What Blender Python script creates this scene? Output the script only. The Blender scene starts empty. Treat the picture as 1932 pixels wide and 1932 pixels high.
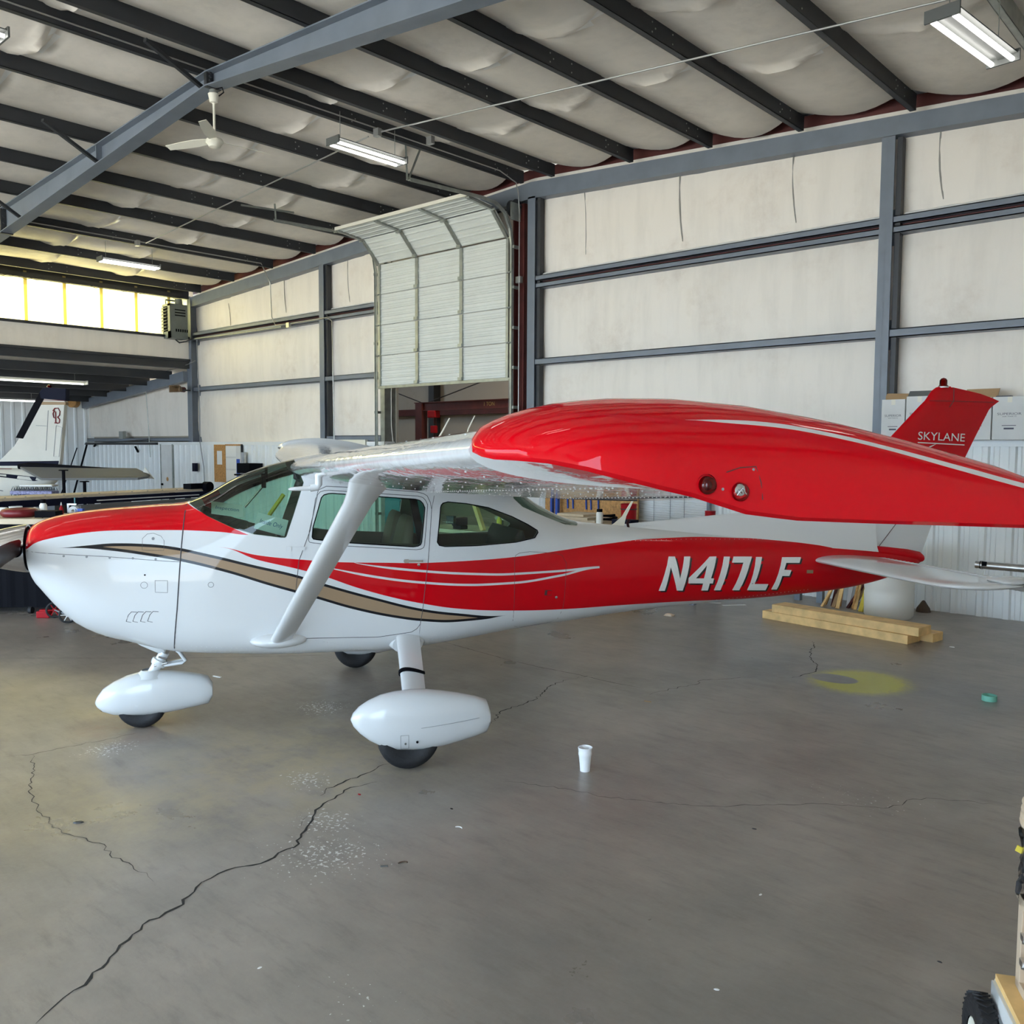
import bpy, bmesh, math, random, bisect
from mathutils import Vector, Matrix
from mathutils.bvhtree import BVHTree
random.seed(7)
PI=math.pi
S=bpy.context.scene
COL=S.collection
# ---------------------------------------------------------------- camera
H=2.05; FPX=1682.25; PIT=.07121907; ROL=.00487059; YAW=.735825954
_f=Vector((-math.sin(YAW),math.cos(YAW),0)); _r=Vector((math.cos(YAW),math.sin(YAW),0)); _u=Vector((0,0,1))
CF=_f*math.cos(PIT)-_u*math.sin(PIT); _u2=_u*math.cos(PIT)+_f*math.sin(PIT)
CR=_r*math.cos(ROL)+_u2*math.sin(ROL); CU=_u2*math.cos(ROL)-_r*math.sin(ROL)
CAMP=Vector((0,0,H))
cd=bpy.data.cameras.new('camera'); cam=bpy.data.objects.new('camera',cd); COL.objects.link(cam)
cam.matrix_world=Matrix(((CR.x,CU.x,-CF.x,0),(CR.y,CU.y,-CF.y,0),(CR.z,CU.z,-CF.z,H),(0,0,0,1)))
cd.sensor_width=36; cd.sensor_height=36; cd.lens=36*FPX/1932; cd.clip_start=.05; cd.clip_end=300
S.camera=cam
# ---------------------------------------------------------------- world, sun, exposure
S.view_settings.view_transform='Standard'; S.view_settings.look='None'; S.view_settings.gamma=1; S.view_settings.exposure=-0.05
S.view_settings.use_curve_mapping=False
w=bpy.data.worlds.new('sky'); S.world=w; w.use_nodes=True
nt=w.node_tree; nt.nodes.clear()
o=nt.nodes.new('ShaderNodeOutputWorld'); b=nt.nodes.new('ShaderNodeBackground'); nt.links.new(b.outputs[0],o.inputs[0])
b.inputs[0].default_value=(.58,.78,1,1); b.inputs[1].default_value=10.0
sd=bpy.data.lights.new('sun','SUN'); so=bpy.data.objects.new('sun',sd); COL.objects.link(so)
sd.energy=50; sd.angle=.02; sd.color=(1,.93,.82)
so.rotation_euler=Vector((-.5,.32,.8)).to_track_quat('Z','Y').to_euler()
# ---------------------------------------------------------------- helpers
def ray(x,y): return CF+CR*((x-966)/FPX)-CU*((y-966)/FPX)
def at(x,y,ax,val):
    d=ray(x,y); t=(val-CAMP[ax])/d[ax]; return CAMP+d*t
def atd(x,y,dep):
    return CAMP+ray(x,y)*dep
def onroof(x,y,off=0.0,left=False):
    s=-.058 if left else .058
    v=6.68-s*10.45+off if not left else 6.68+.058*10.45+off
    n=Vector((s,0,1)); d=ray(x,y); t=(v-n.dot(CAMP))/n.dot(d); return CAMP+d*t
def V(*a): return Vector(a)
class MB:
    def __init__(s): s.v=[];s.f=[];s.m=[]
    def add(s,vs,fs,m=0):
        k=len(s.v); s.v+= [tuple(p) for p in vs]; s.f+=[tuple(i+k for i in f) for f in fs]; s.m+=[m]*len(fs); return s
    def box(s,c,d,R=None,m=0):
        vs=[]
        for z in(-.5,.5):
            for x,y in((-.5,-.5),(.5,-.5),(.5,.5),(-.5,.5)):
                p=Vector((x*d[0],y*d[1],z*d[2]))
                if R is not None: p=R@p
                vs.append(Vector(c)+p)
        return s.add(vs,[(3,2,1,0),(4,5,6,7),(0,1,5,4),(1,2,6,5),(2,3,7,6),(3,0,4,7)],m)
    def box2(s,a,b,m=0):
        return s.box([(a[i]+b[i])/2 for i in range(3)],[abs(b[i]-a[i]) for i in range(3)],None,m)
    def beam(s,a,b,w,h,up=(0,0,1),m=0):
        a=Vector(a);b=Vector(b);d=(b-a).normalized();u=Vector(up)
        x=d.cross(u).normalized();y=x.cross(d).normalized()
        vs=[]
        for p in(a,b):
            for i,j in((-1,-1),(1,-1),(1,1),(-1,1)): vs.append(p+x*(i*w/2)+y*(j*h/2))
        return s.add(vs,[(3,2,1,0),(4,5,6,7),(0,1,5,4),(1,2,6,5),(2,3,7,6),(3,0,4,7)],m)
    def loft(s,rings,cap=True,m=0,closed=True):
        n=len(rings[0]);k=len(s.v)
        for r in rings: s.v+=[tuple(p) for p in r]
        fs=[]
        for i in range(len(rings)-1):
            for j in range(n if closed else n-1):
                a=k+i*n+j;b=k+i*n+(j+1)%n
                fs.append((a,b,b+n,a+n))
        if cap and closed:
            fs.append(tuple(k+j for j in range(n-1,-1,-1))); fs.append(tuple(k+(len(rings)-1)*n+j for j in range(n)))
        s.f+=fs; s.m+=[m]*len(fs); return s
    def tube(s,path,r,n=8,m=0,cap=True):
        P=[Vector(p) for p in path]; rings=[]; prev=None
        for i,p in enumerate(P):
            t=((P[min(i+1,len(P)-1)]-P[max(i-1,0)])).normalized()
            if prev is None: u=t.orthogonal().normalized()
            else: u=(prev-t*prev.dot(t)).normalized()
            prev=u; v=t.cross(u); rr=r[i] if isinstance(r,(list,tuple)) else r
            rings.append([p+u*math.cos(2*PI*k/n)*rr+v*math.sin(2*PI*k/n)*rr for k in range(n)])
        return s.loft(rings,cap,m)
    def lathe(s,c,ax,prof,n=24,m=0,cap=False):
        ax=Vector(ax).normalized();u=ax.orthogonal().normalized();v=ax.cross(u);c=Vector(c)
        rings=[[c+ax*h+u*math.cos(2*PI*k/n)*r+v*math.sin(2*PI*k/n)*r for k in range(n)] for h,r in prof]
        return s.loft(rings,cap,m)
    def prism(s,poly,d,m=0):
        """poly: list of 3D points (planar), extruded by vector d"""
        n=len(poly);P=[Vector(p) for p in poly];d=Vector(d)
        return s.add(P+[p+d for p in P],[tuple(range(n-1,-1,-1)),tuple(range(n,2*n))]+[(i,(i+1)%n,(i+1)%n+n,i+n) for i in range(n)],m)
    def mesh(s,name,mats,smooth=None):
        me=bpy.data.meshes.new(name); me.from_pydata(s.v,[],s.f)
        if not isinstance(mats,(list,tuple)): mats=[mats]
        for x in mats: me.materials.append(x)
        me.polygons.foreach_set('material_index',s.m)
        bm=bmesh.new(); bm.from_mesh(me); bmesh.ops.recalc_face_normals(bm,faces=bm.faces[:]); bm.to_mesh(me); bm.free()
        if smooth is not None:
            me.polygons.foreach_set('use_smooth',[True]*len(me.polygons)); me.set_sharp_from_angle(angle=math.radians(smooth))
        me.update(); return me
    def build(s,name,mats,parent=None,smooth=None,**k):
        return mkobj(name,s.mesh(name,mats,smooth),parent,**k)
def mkobj(name,me,parent=None,loc=None,label=None,cat=None,group=None,kind=None,bevel=None):
    o=bpy.data.objects.new(name,me); COL.objects.link(o)
    if parent is not None: o.parent=parent
    if loc is not None: o.location=loc
    if label: o['label']=label
    if cat: o['category']=cat
    if group: o['group']=group
    if kind: o['kind']=kind
    if bevel:
        b=o.modifiers.new('bevel','BEVEL'); b.width=bevel; b.segments=2; b.limit_method='ANGLE'
    return o
def empty(name,loc=(0,0,0),rz=0,label=None,cat=None,group=None,kind=None):
    o=bpy.data.objects.new(name,None); COL.objects.link(o); o.location=loc; o.rotation_euler=(0,0,rz)
    if label: o['label']=label
    if cat: o['category']=cat
    if group: o['group']=group
    if kind: o['kind']=kind
    return o
def copy_tree(o,parent=None,**k):
    c=o.copy(); COL.objects.link(c); c.parent=parent
    for ch in list(o.children): copy_tree(ch,c)
    for a,b in k.items(): c[a]=b
    return c
def STR(name,mb,mat,parent=None,smooth=None,**k):
    if parent is None: k['kind']='structure'
    return mb.build(name,mat,parent,smooth,**k)
def rrect(w,h,r,n=5):
    p=[]
    for cx,cy,a in((w/2-r,h/2-r,0),(-w/2+r,h/2-r,90),(-w/2+r,-h/2+r,180),(w/2-r,-h/2+r,270)):
        for k in range(n): t=math.radians(a+90*k/(n-1)); p.append((cx+r*math.cos(t),cy+r*math.sin(t)))
    return p
def textmesh(txt,size=1,shear=0,offset=0,align='CENTER',ext=0):
    c=bpy.data.curves.new('t','FONT'); c.body=txt; c.size=size; c.shear=shear; c.offset=offset; c.align_x=align; c.align_y='CENTER'; c.extrude=ext; c.resolution_u=4
    t=bpy.data.objects.new('t',c); COL.objects.link(t)
    dg=bpy.context.evaluated_depsgraph_get(); me=bpy.data.meshes.new_from_object(t.evaluated_get(dg))
    bpy.data.objects.remove(t); return me
def put_text(name,txt,mat,parent,o,xd,yd,width,height,**k):
    """flat lettering centred at o, along xd, up yd (parent's local space)"""
    me=textmesh(txt,**k); xs=[v.co.x for v in me.vertices]; ys=[v.co.y for v in me.vertices]
    w=max(xs)-min(xs);h=max(ys)-min(ys);cx=(max(xs)+min(xs))/2;cy=(max(ys)+min(ys))/2
    for v in me.vertices: v.co=Vector(o)+Vector(xd)*((v.co.x-cx)/w*width)+Vector(yd)*((v.co.y-cy)/h*height)
    me.materials.clear(); me.materials.append(mat)
    return mkobj(name,me,parent)
# ---------------------------------------------------------------- materials
def mat(name,col,rough=.5,metal=0,coat=0,spec=.5,noise=0,nscale=5,bump=0,bscale=40,dirt=None,trans=0,emit=None,estr=0,coatr=.03):
    m=bpy.data.materials.new(name); m.use_nodes=True; nt=m.node_tree; p=nt.nodes['Principled BSDF']
    p.inputs['Base Color'].default_value=(*col,1); p.inputs['Roughness'].default_value=rough; p.inputs['Metallic'].default_value=metal
    p.inputs['Coat Weight'].default_value=coat; p.inputs['Coat Roughness'].default_value=coatr; p.inputs['Specular IOR Level'].default_value=spec
    if trans: p.inputs['Transmission Weight'].default_value=trans
    if emit: p.inputs['Emission Color'].default_value=(*emit,1); p.inputs['Emission Strength'].default_value=estr
    tc=nt.nodes.new('ShaderNodeTexCoord')
    if noise:
        n=nt.nodes.new('ShaderNodeTexNoise'); n.inputs['Scale'].default_value=nscale; n.inputs['Detail'].default_value=6
        nt.links.new(tc.outputs['Object'],n.inputs['Vector'])
        r=nt.nodes.new('ShaderNodeMapRange'); r.inputs['From Min'].default_value=.3; r.inputs['From Max'].default_value=.7
        r.inputs['To Min'].default_value=1-noise; r.inputs['To Max'].default_value=1+noise*.5
        nt.links.new(n.outputs['Fac'],r.inputs['Value'])
        mx=nt.nodes.new('ShaderNodeMix'); mx.data_type='RGBA'; mx.blend_type='MULTIPLY'; mx.inputs[0].default_value=1
        mx.inputs[6].default_value=(*col,1); nt.links.new(r.outputs[0],mx.inputs[7]); nt.links.new(mx.outputs[2],p.inputs['Base Color'])
    if bump:
        n=nt.nodes.new('ShaderNodeTexNoise'); n.inputs['Scale'].default_value=bscale; n.inputs['Detail'].default_value=3
        nt.links.new(tc.outputs['Object'],n.inputs['Vector'])
        bn=nt.nodes.new('ShaderNodeBump'); bn.inputs['Strength'].default_value=bump; bn.inputs['Distance'].default_value=.02
        nt.links.new(n.outputs['Fac'],bn.inputs['Height']); nt.links.new(bn.outputs[0],p.inputs['Normal'])
    return m
class NT:
    """small node-graph helper"""
    def __init__(s,m):
        s.m=m; s.nt=m.node_tree; s.p=s.nt.nodes.get('Principled BSDF')
        tc=s.nt.nodes.new('ShaderNodeTexCoord'); s.tc=tc
        sp=s.nt.nodes.new('ShaderNodeSeparateXYZ'); s.nt.links.new(tc.outputs['Object'],sp.inputs[0]); s.x,s.y,s.z=sp.outputs
    def L(s,a,b): s.nt.links.new(a,b)
    def math(s,op,a,b=0.0,clamp=False):
        n=s.nt.nodes.new('ShaderNodeMath'); n.operation=op; n.use_clamp=clamp
        for i,q in enumerate((a,b)):
            if isinstance(q,(int,float)): n.inputs[i].default_value=q
            else: s.L(q,n.inputs[i])
        return n.outputs[0]
    def noise(s,scale,detail=4,vec=None,rough=.5,dist=0,out='Fac'):
        n=s.nt.nodes.new('ShaderNodeTexNoise'); n.inputs['Scale'].default_value=scale; n.inputs['Detail'].default_value=detail; n.inputs['Roughness'].default_value=rough; n.inputs['Distortion'].default_value=dist
        s.L(vec or s.tc.outputs['Object'],n.inputs['Vector']); return n.outputs[out]
    def rng(s,v,a,b,c=0.,d=1.):
        n=s.nt.nodes.new('ShaderNodeMapRange'); n.inputs['From Min'].default_value=a;n.inputs['From Max'].default_value=b;n.inputs['To Min'].default_value=c;n.inputs['To Max'].default_value=d
        s.L(v,n.inputs['Value']); return n.outputs[0]
    def curve(s,v,pts,smooth=True,x0=-2.5,dx=8.,z0=.3,dz=2.5):
        a=s.math('DIVIDE',s.math('SUBTRACT',v,x0),dx)
        n=s.nt.nodes.new('ShaderNodeFloatCurve'); c=n.mapping.curves[0]
        P=[((x-x0)/dx,(z-z0)/dz) for x,z in pts]
        P=[(0 if P[0][0]>0.001 else P[0][0],P[0][1])]+[q for q in P if q[0]>.0015]+[(1,P[-1][1])]
        c.points[0].location=P[0]; c.points[1].location=P[-1]
        for q in P[1:-1]: c.points.new(*q)
        for q in c.points: q.handle_type='AUTO_CLAMPED' if smooth else 'VECTOR'
        n.mapping.update(); s.L(a,n.inputs['Value'])
        return s.math('ADD',s.math('MULTIPLY',n.outputs[0],dz),z0)
    def mix(s,f,a,b):
        n=s.nt.nodes.new('ShaderNodeMix'); n.data_type='RGBA'
        if isinstance(f,(int,float)): n.inputs[0].default_value=f
        else: s.L(f,n.inputs[0])
        for i,q in((6,a),(7,b)):
            if isinstance(q,tuple): n.inputs[i].default_value=(*q,1)
            else: s.L(q,n.inputs[i])
        return n.outputs[2]
    def blob(s,c,r,k=None):
        """1 inside a soft ellipse round c (x,y), radii r"""
        a=s.math('DIVIDE',s.math('SUBTRACT',s.x,c[0]),r[0]); b=s.math('DIVIDE',s.math('SUBTRACT',s.y,c[1]),r[1])
        d=s.math('ADD',s.math('MULTIPLY',a,a),s.math('MULTIPLY',b,b))
        return s.math('SUBTRACT',1.0,d,clamp=True)
    def bump(s,h,strength=.3,dist=.02):
        n=s.nt.nodes.new('ShaderNodeBump'); n.inputs['Strength'].default_value=strength; n.inputs['Distance'].default_value=dist
        s.L(h,n.inputs['Height']); s.L(n.outputs[0],s.p.inputs['Normal'])
WHITE=(.67,.68,.68); RED=(.60,.001,.007)
M={}
M['steel']=mat('steel_paint',(.165,.19,.228),.42,noise=.12,nscale=3)
M['purlin']=mat('dark_steel_paint',(.030,.032,.036),.5,noise=.15,nscale=2)
M['redsteel']=mat('red_oxide',(.10,.018,.014),.6,noise=.3,nscale=4)
M['galv']=mat('galvanised',(.36,.38,.35),.38,metal=.6,noise=.2,nscale=8)
M['conduit']=mat('conduit_zinc',(.45,.45,.43),.35,metal=.7)
M['white']=mat('paint_white',WHITE,.3,coat=.8,spec=.3)
M['red']=mat('paint_red',RED,.35,coat=.45,spec=.0)
M['rubber']=mat('rubber',(.012,.012,.014),.65,bump=.2,bscale=60)
M['black']=mat('black_plastic',(.006,.006,.008),.7,spec=.05)
M['chrome']=mat('chrome',(.55,.55,.56),.16,metal=1)
M['alu']=mat('aluminium',(.6,.6,.6),.3,metal=1,noise=.2,nscale=9)
M['darkline']=mat('panel_gap',(.05,.05,.055),.6)
M['grey']=mat('grey_plastic',(.25,.26,.27),.5)
M['cream']=mat('cream_enamel',(.78,.74,.62),.4)
M['wood']=mat('pine',(.86,.56,.23),.6,noise=.25,nscale=7)
M['ply']=mat('plywood',(.62,.50,.34),.6,noise=.2,nscale=4)
M['osb']=mat('brown_board',(.52,.27,.09),.7,noise=.35,nscale=30)
M['card']=mat('cardboard',(.42,.27,.14),.8,noise=.12,nscale=3)
M['cardlt']=mat('light_cardboard',(.62,.48,.34),.8,noise=.12,nscale=3)
M['boxwhite']=mat('white_carton',(.70,.70,.68),.7,noise=.08,nscale=4)
M['ink']=mat('ink_grey',(.10,.10,.13),.7)
M['inkw']=mat('lettering_white',(.82,.82,.80),.3,coat=.5)
M['inkb']=mat('lettering_black',(.01,.01,.012),.3,coat=.5)
M['maroon']=mat('maroon_paint',(.17,.01,.015),.4)
M['navy']=mat('navy_paint',(.008,.009,.022),.6,spec=.1)
M['tan']=mat('tan_paint',(.32,.22,.13),.5,spec=.15)
M['offwhite']=mat('aged_white_paint',(.60,.58,.52),.5,spec=.15,noise=.06,nscale=3)
M['greyunder']=mat('grey_underside',(.15,.15,.145),.6,spec=.1)
M['blade']=mat('brown_blade',(.028,.008,.007),.35,spec=.12)
M['leather']=mat('brown_leather',(.24,.17,.12),.5,bump=.1)
M['leatherd']=mat('dark_leather',(.035,.032,.03),.5)
M['trim']=mat('brown_side_trim',(.10,.062,.038),.6)
M['blue']=mat('blue_plastic',(.02,.08,.42),.4)
M['teal']=mat('teal_metal',(.03,.17,.19),.4)
M['redplastic']=mat('red_plastic',(.36,.010,.015),.5,spec=.15)
M['yellow']=mat('yellow_plastic',(.65,.50,.04),.5)
M['mint']=mat('mint_tape',(.18,.50,.38),.5)
M['paper']=mat('paper',(.80,.80,.77),.8)
M['lamp']=mat('tube_light',(1,1,1),.5,emit=(1,.98,.93),estr=10)
M['lampoff']=mat('tube_light_dim',(1,1,1),.5,emit=(.95,1,.9),estr=3.5)
M['fixture']=mat('lamp_housing',(.10,.105,.10),.5)
M['foam']=mat('white_foam',(.88,.88,.88),.6)
M['heater']=mat('heater_enamel',(.13,.15,.14),.45,noise=.15)
M['door']=mat('rolling_door_white',(.66,.68,.64),.45,noise=.07,nscale=2)
M['hdpe']=mat('barrel_plastic',(.80,.79,.73),.45)
M['brassbrown']=mat('horn_brown',(.20,.13,.07),.5)
# tinted glass
def glassmat(name,col,refl=.12):
    m=bpy.data.materials.new(name); m.use_nodes=True; nt=m.node_tree; nt.nodes.clear()
    o=nt.nodes.new('ShaderNodeOutputMaterial'); t=nt.nodes.new('ShaderNodeBsdfTransparent'); g=nt.nodes.new('ShaderNodeBsdfGlossy'); x=nt.nodes.new('ShaderNodeMixShader'); l=nt.nodes.new('ShaderNodeFresnel')
    l.inputs[0].default_value=1.5; t.inputs[0].default_value=(*col,1); g.inputs[1].default_value=.02
    nt.links.new(l.outputs[0],x.inputs[0]); nt.links.new(t.outputs[0],x.inputs[1]); nt.links.new(g.outputs[0],x.inputs[2]); nt.links.new(x.outputs[0],o.inputs[0]); return m
M['glass']=glassmat('tinted_glass',(.60,.83,.73))
M['clear']=glassmat('clear_plastic',(.9,.92,.93))
M['redglass']=glassmat('red_lens',(.55,.02,.02))
# wall insulation: white vinyl with faint seams and rusty stains
def insul(name,base,stain):
    m=mat(name,base,.55); n=NT(m)
    a=n.noise(.9,6,rough=.6); b=n.noise(7,5,rough=.7)
    st=n.math('MULTIPLY',n.rng(a,.5,.72),n.rng(b,.35,.65))
    c=n.mix(n.math('MULTIPLY',st,.35),base,stain)
    mp=n.nt.nodes.new('ShaderNodeMapping'); mp.inputs['Scale'].default_value=(1,1,.15); n.L(n.tc.outputs['Object'],mp.inputs[0])
    d=n.noise(4,5,vec=mp.outputs[0],rough=.6)
    c=n.mix(n.math('MULTIPLY',n.rng(d,.45,.75),.22),c,(.46,.43,.38))
    n.L(c,n.p.inputs['Base Color']); n.bump(n.noise(2.2,3,vec=mp.outputs[0]),.25,.05)
    return m
M['insul']=insul('wall_vinyl',(.83,.77,.69),(.42,.30,.20))
M['ceil']=insul('ceiling_vinyl',(.80,.73,.64),(.30,.25,.2))
M['liner']=mat('liner_white_metal',(.80,.82,.81),.4,noise=.06,nscale=1.5)
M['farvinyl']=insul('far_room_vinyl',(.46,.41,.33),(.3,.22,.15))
def yellowmat():
    m=bpy.data.materials.new('yellow_fibreglass'); m.use_nodes=True; nt=m.node_tree; nt.nodes.clear()
    o=nt.nodes.new('ShaderNodeOutputMaterial'); t=nt.nodes.new('ShaderNodeBsdfTranslucent'); d=nt.nodes.new('ShaderNodeBsdfDiffuse'); x=nt.nodes.new('ShaderNodeMixShader')
    t.inputs[0].default_value=(.56,.49,.21,1); d.inputs[0].default_value=(.75,.62,.30,1); x.inputs[0].default_value=.25
    nt.links.new(t.outputs[0],x.inputs[1]); nt.links.new(d.outputs[0],x.inputs[2]); nt.links.new(x.outputs[0],o.inputs[0]); return m
M['fibre']=yellowmat()
# floor
def floormat():
    m=mat('worn_concrete',(.15,.145,.135),.4); n=NT(m)
    big=n.noise(.55,5,rough=.55,dist=.6); mid=n.noise(2.3,6,rough=.65); fine=n.noise(40,4)
    base=n.mix(n.rng(big,.35,.65),(.25,.212,.178),(.38,.335,.285))
    base=n.mix(n.math('MULTIPLY',n.rng(mid,.35,.7),.5),base,(.185,.17,.155))
    mps=n.nt.nodes.new('ShaderNodeMapping'); mps.inputs['Scale'].default_value=(1.2,5,1); mps.inputs['Rotation'].default_value=(0,0,.9); n.L(n.tc.outputs['Object'],mps.inputs[0]); sm=n.noise(2.6,7,vec=mps.outputs[0],rough=.7)
    base=n.mix(n.math('MULTIPLY',n.rng(sm,.52,.72),.45,clamp=True),base,(.13,.115,.10))
    base=n.mix(n.math('MULTIPLY',n.rng(sm,.48,.28),.25,clamp=True),base,(.42,.39,.33))
    base=n.mix(n.math('MULTIPLY',n.rng(fine,.3,.7),.18),base,(.34,.31,.27))
    # brown tracked dirt
    def add(base,c,r,col,amt,sc,lo,hi,rot=None):
        b=n.math('MULTIPLY',n.blob(c,r),amt); k=n.rng(n.noise(sc,6,rough=.7),lo,hi)
        return n.mix(n.math('MULTIPLY',b,n.math('MAXIMUM',n.math('MINIMUM',k,1.0),0.0)),base,col)
    base=add(base,(-4.9,3.3),(1.1,1.9),(.40,.34,.23),.9,3.5,.4,.6)     # sandy patch lower left
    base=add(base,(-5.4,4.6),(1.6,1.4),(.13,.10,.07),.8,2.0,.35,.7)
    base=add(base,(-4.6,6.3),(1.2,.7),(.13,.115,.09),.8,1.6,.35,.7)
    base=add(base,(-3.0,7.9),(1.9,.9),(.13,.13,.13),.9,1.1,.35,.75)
    base=add(base,(-6.4,2.9),(.55,.5),(.30,.16,.10),.7,3,.3,.7)
    base=add(base,(-1.9,2.6),(1.4,1.2),(.15,.145,.135),.5,1.2,.35,.7)
    # white paint spatter groups
    for c,r in(((-5.75,4.12),(.42,.34)),((-3.95,2.85),(.34,.30)),((-3.62,2.62),(.5,.45)),((-6.0,2.55),(.3,.35)),((-4.55,3.15),(.35,.25)),((-2.5,2.0),(.8,.6)),((-1.9,5.2),(1.2,.8))):
        wgt=.58 if c[0]>-2.6 else .52
        v=n.noise(46,3,rough=.5); b=n.blob(c,r)
        s=n.math('GREATER_THAN',n.math('ADD',v,n.math('MULTIPLY',n.math('MULTIPLY',b,b),.19)),.755 if c[0]<-2.6 else .87)
        base=n.mix(n.math('MULTIPLY',s,n.math('GREATER_THAN',b,.02)),base,(.68,.68,.65))
    # yellow overspray ring with a bare middle
    y=n.blob((-2.93,7.85),(.50,.56)); k=n.noise(18,5,rough=.8)
    hole=n.blob((-3.14,7.80),(.27,.2))
    yy=n.math('MULTIPLY',n.math('MULTIPLY',n.rng(n.math('ADD',n.math('MULTIPLY',y,.9),n.math('MULTIPLY',k,1.1)),.55,1.2),y),n.math('SUBTRACT',1.0,n.rng(hole,.25,.5),clamp=True),clamp=True)
    base=n.mix(n.math('MULTIPLY',yy,2.2,clamp=True),base,(.52,.50,.04))
    n.L(base,n.p.inputs['Base Color'])
    n.L(n.rng(n.math('ADD',big,n.math('MULTIPLY',mid,.5)),.5,1.1,.24,.5),n.p.inputs['Roughness'])
    n.bump(n.math('ADD',n.math('MULTIPLY',fine,.3),mid),.12,.02)
    return m
M['floor']=floormat()
M['apron']=mat('outdoor_concrete',(.45,.44,.41),.9)
# ================================================================ THE BUILDING
XR=-10.45
def zr(x): return 6.68-.058*abs(x-XR)
WY=12.0
# ---- floor
mb=MB(); mb.add([(-30,-8,0),(1.5,-8,0),(1.5,12.3,0),(-30,12.3,0)],[(0,1,2,3)]); mb.add([(-24,12.3,0),(-4,12.3,0),(-4,20,0),(-24,20,0)],[(0,1,2,3)])
floor=STR('floor',mb,M['floor'])
mb=MB(); mb.add([(-120,-120,-.05),(120,-120,-.05),(120,120,-.05),(-120,120,-.05)],[(0,1,2,3)])
STR('ground',mb,M['apron'])
# cracks: thin jagged dark strips following the photographed lines
M['crack']=mat('crack_dark',(.025,.023,.02),.9)
M['joint']=mat('hairline_dark',(.065,.06,.055),.9)
def crack(pts,w,name='crack',m='crack',seg=.035,jit=.5,seed=1):
    rnd=random.Random(seed); P=[at(x,y,2,0) for x,y in pts]; Q=[]
    for a,b in zip(P,P[1:]):
        n=max(1,int((b-a).length/seg)); d=(b-a).normalized(); s=V(-d.y,d.x,0)
        for k in range(n): Q.append(a+(b-a)*(k/n)+s*rnd.uniform(-1,1)*seg*jit*(0 if k==0 else 1))
    Q.append(P[-1]); mb=MB(); L=[];R=[]
    for i,q in enumerate(Q):
        d=(Q[min(i+1,len(Q)-1)]-Q[max(0,i-1)]).normalized(); s=V(-d.y,d.x,0); e=min(1,min(i,len(Q)-1-i)/6+.15); ww=w*e*rnd.uniform(.45,1.25)/2
        L.append(q+s*ww+V(0,0,.0012));R.append(q-s*ww+V(0,0,.0012))
    n=len(Q); mb.add(L+R,[(i,i+1,i+1+n,i+n) for i in range(n-1)])
    mb.build(name,M[m],floor)
K=lambda l:[(x*.5176,1380+y*.5176) for x,y in l]
crack(K([(130,1066),(200,1000),(268,945),(330,900),(400,825),(470,760),(520,705),(580,680),(640,645),(690,600),(715,570),(770,535),(830,505),(890,492),(950,482),(1000,460),(1045,430),(1090,410),(1098,375),(1130,335),(1148,300),(1170,275),(1220,245),(1255,215),(1310,200),(1375,184)]),.013,seed=3)
crack(K([(1168,235),(1190,208),(1250,187),(1330,155),(1380,128),(1420,118)]),.012,seed=4)
crack(K([(1098,345),(1120,310),(1140,305)]),.006,seed=5)
crack(K([(118,86),(125,130),(112,180),(108,225),(130,262),(150,300),(180,325),(190,350),(225,370),(270,382),(320,400),(380,412),(400,450),(470,480),(540,530),(560,548)]),.006,m='joint',seed=6)
crack([(928,1365),(945,1342),(1010,1320),(1040,1293),(1075,1281)],.010,seed=8)
crack([(1075,1281),(1130,1272)],.006,m='joint',seed=9)
Q=lambda l:[(950+x*.5083,1200+y*.5083) for x,y in l]
crack(Q([(-230,20),(0,84),(130,115),(270,142),(400,172),(520,195)]),.008,m='joint',jit=.15,seed=10)
crack(Q([(1145,20),(1155,40),(1135,60),(1140,80),(1163,105),(1160,128),(1100,150),(1055,156)]),.010,seed=11)
crack(Q([(940,152),(730,165),(722,178),(580,205),(540,220)]),.007,m='joint',seed=12)
crack(Q([(0,540),(120,552),(250,570),(330,588),(450,607),(560,618),(700,630),(850,632),(1000,628),(1150,622),(1280,628),(1430,638),(1480,628),(1520,605),(1600,604),(1700,612),(1830,628),(1900,634)]),.0055,m='joint',seed=13)
crack(K([(0,96),(120,84),(250,55),(380,32),(520,0)]),.006,m='joint',seed=14)
crack([(0,1242),(340,1242),(620,1236)],.006,m='joint',jit=.1,seed=15)
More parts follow.
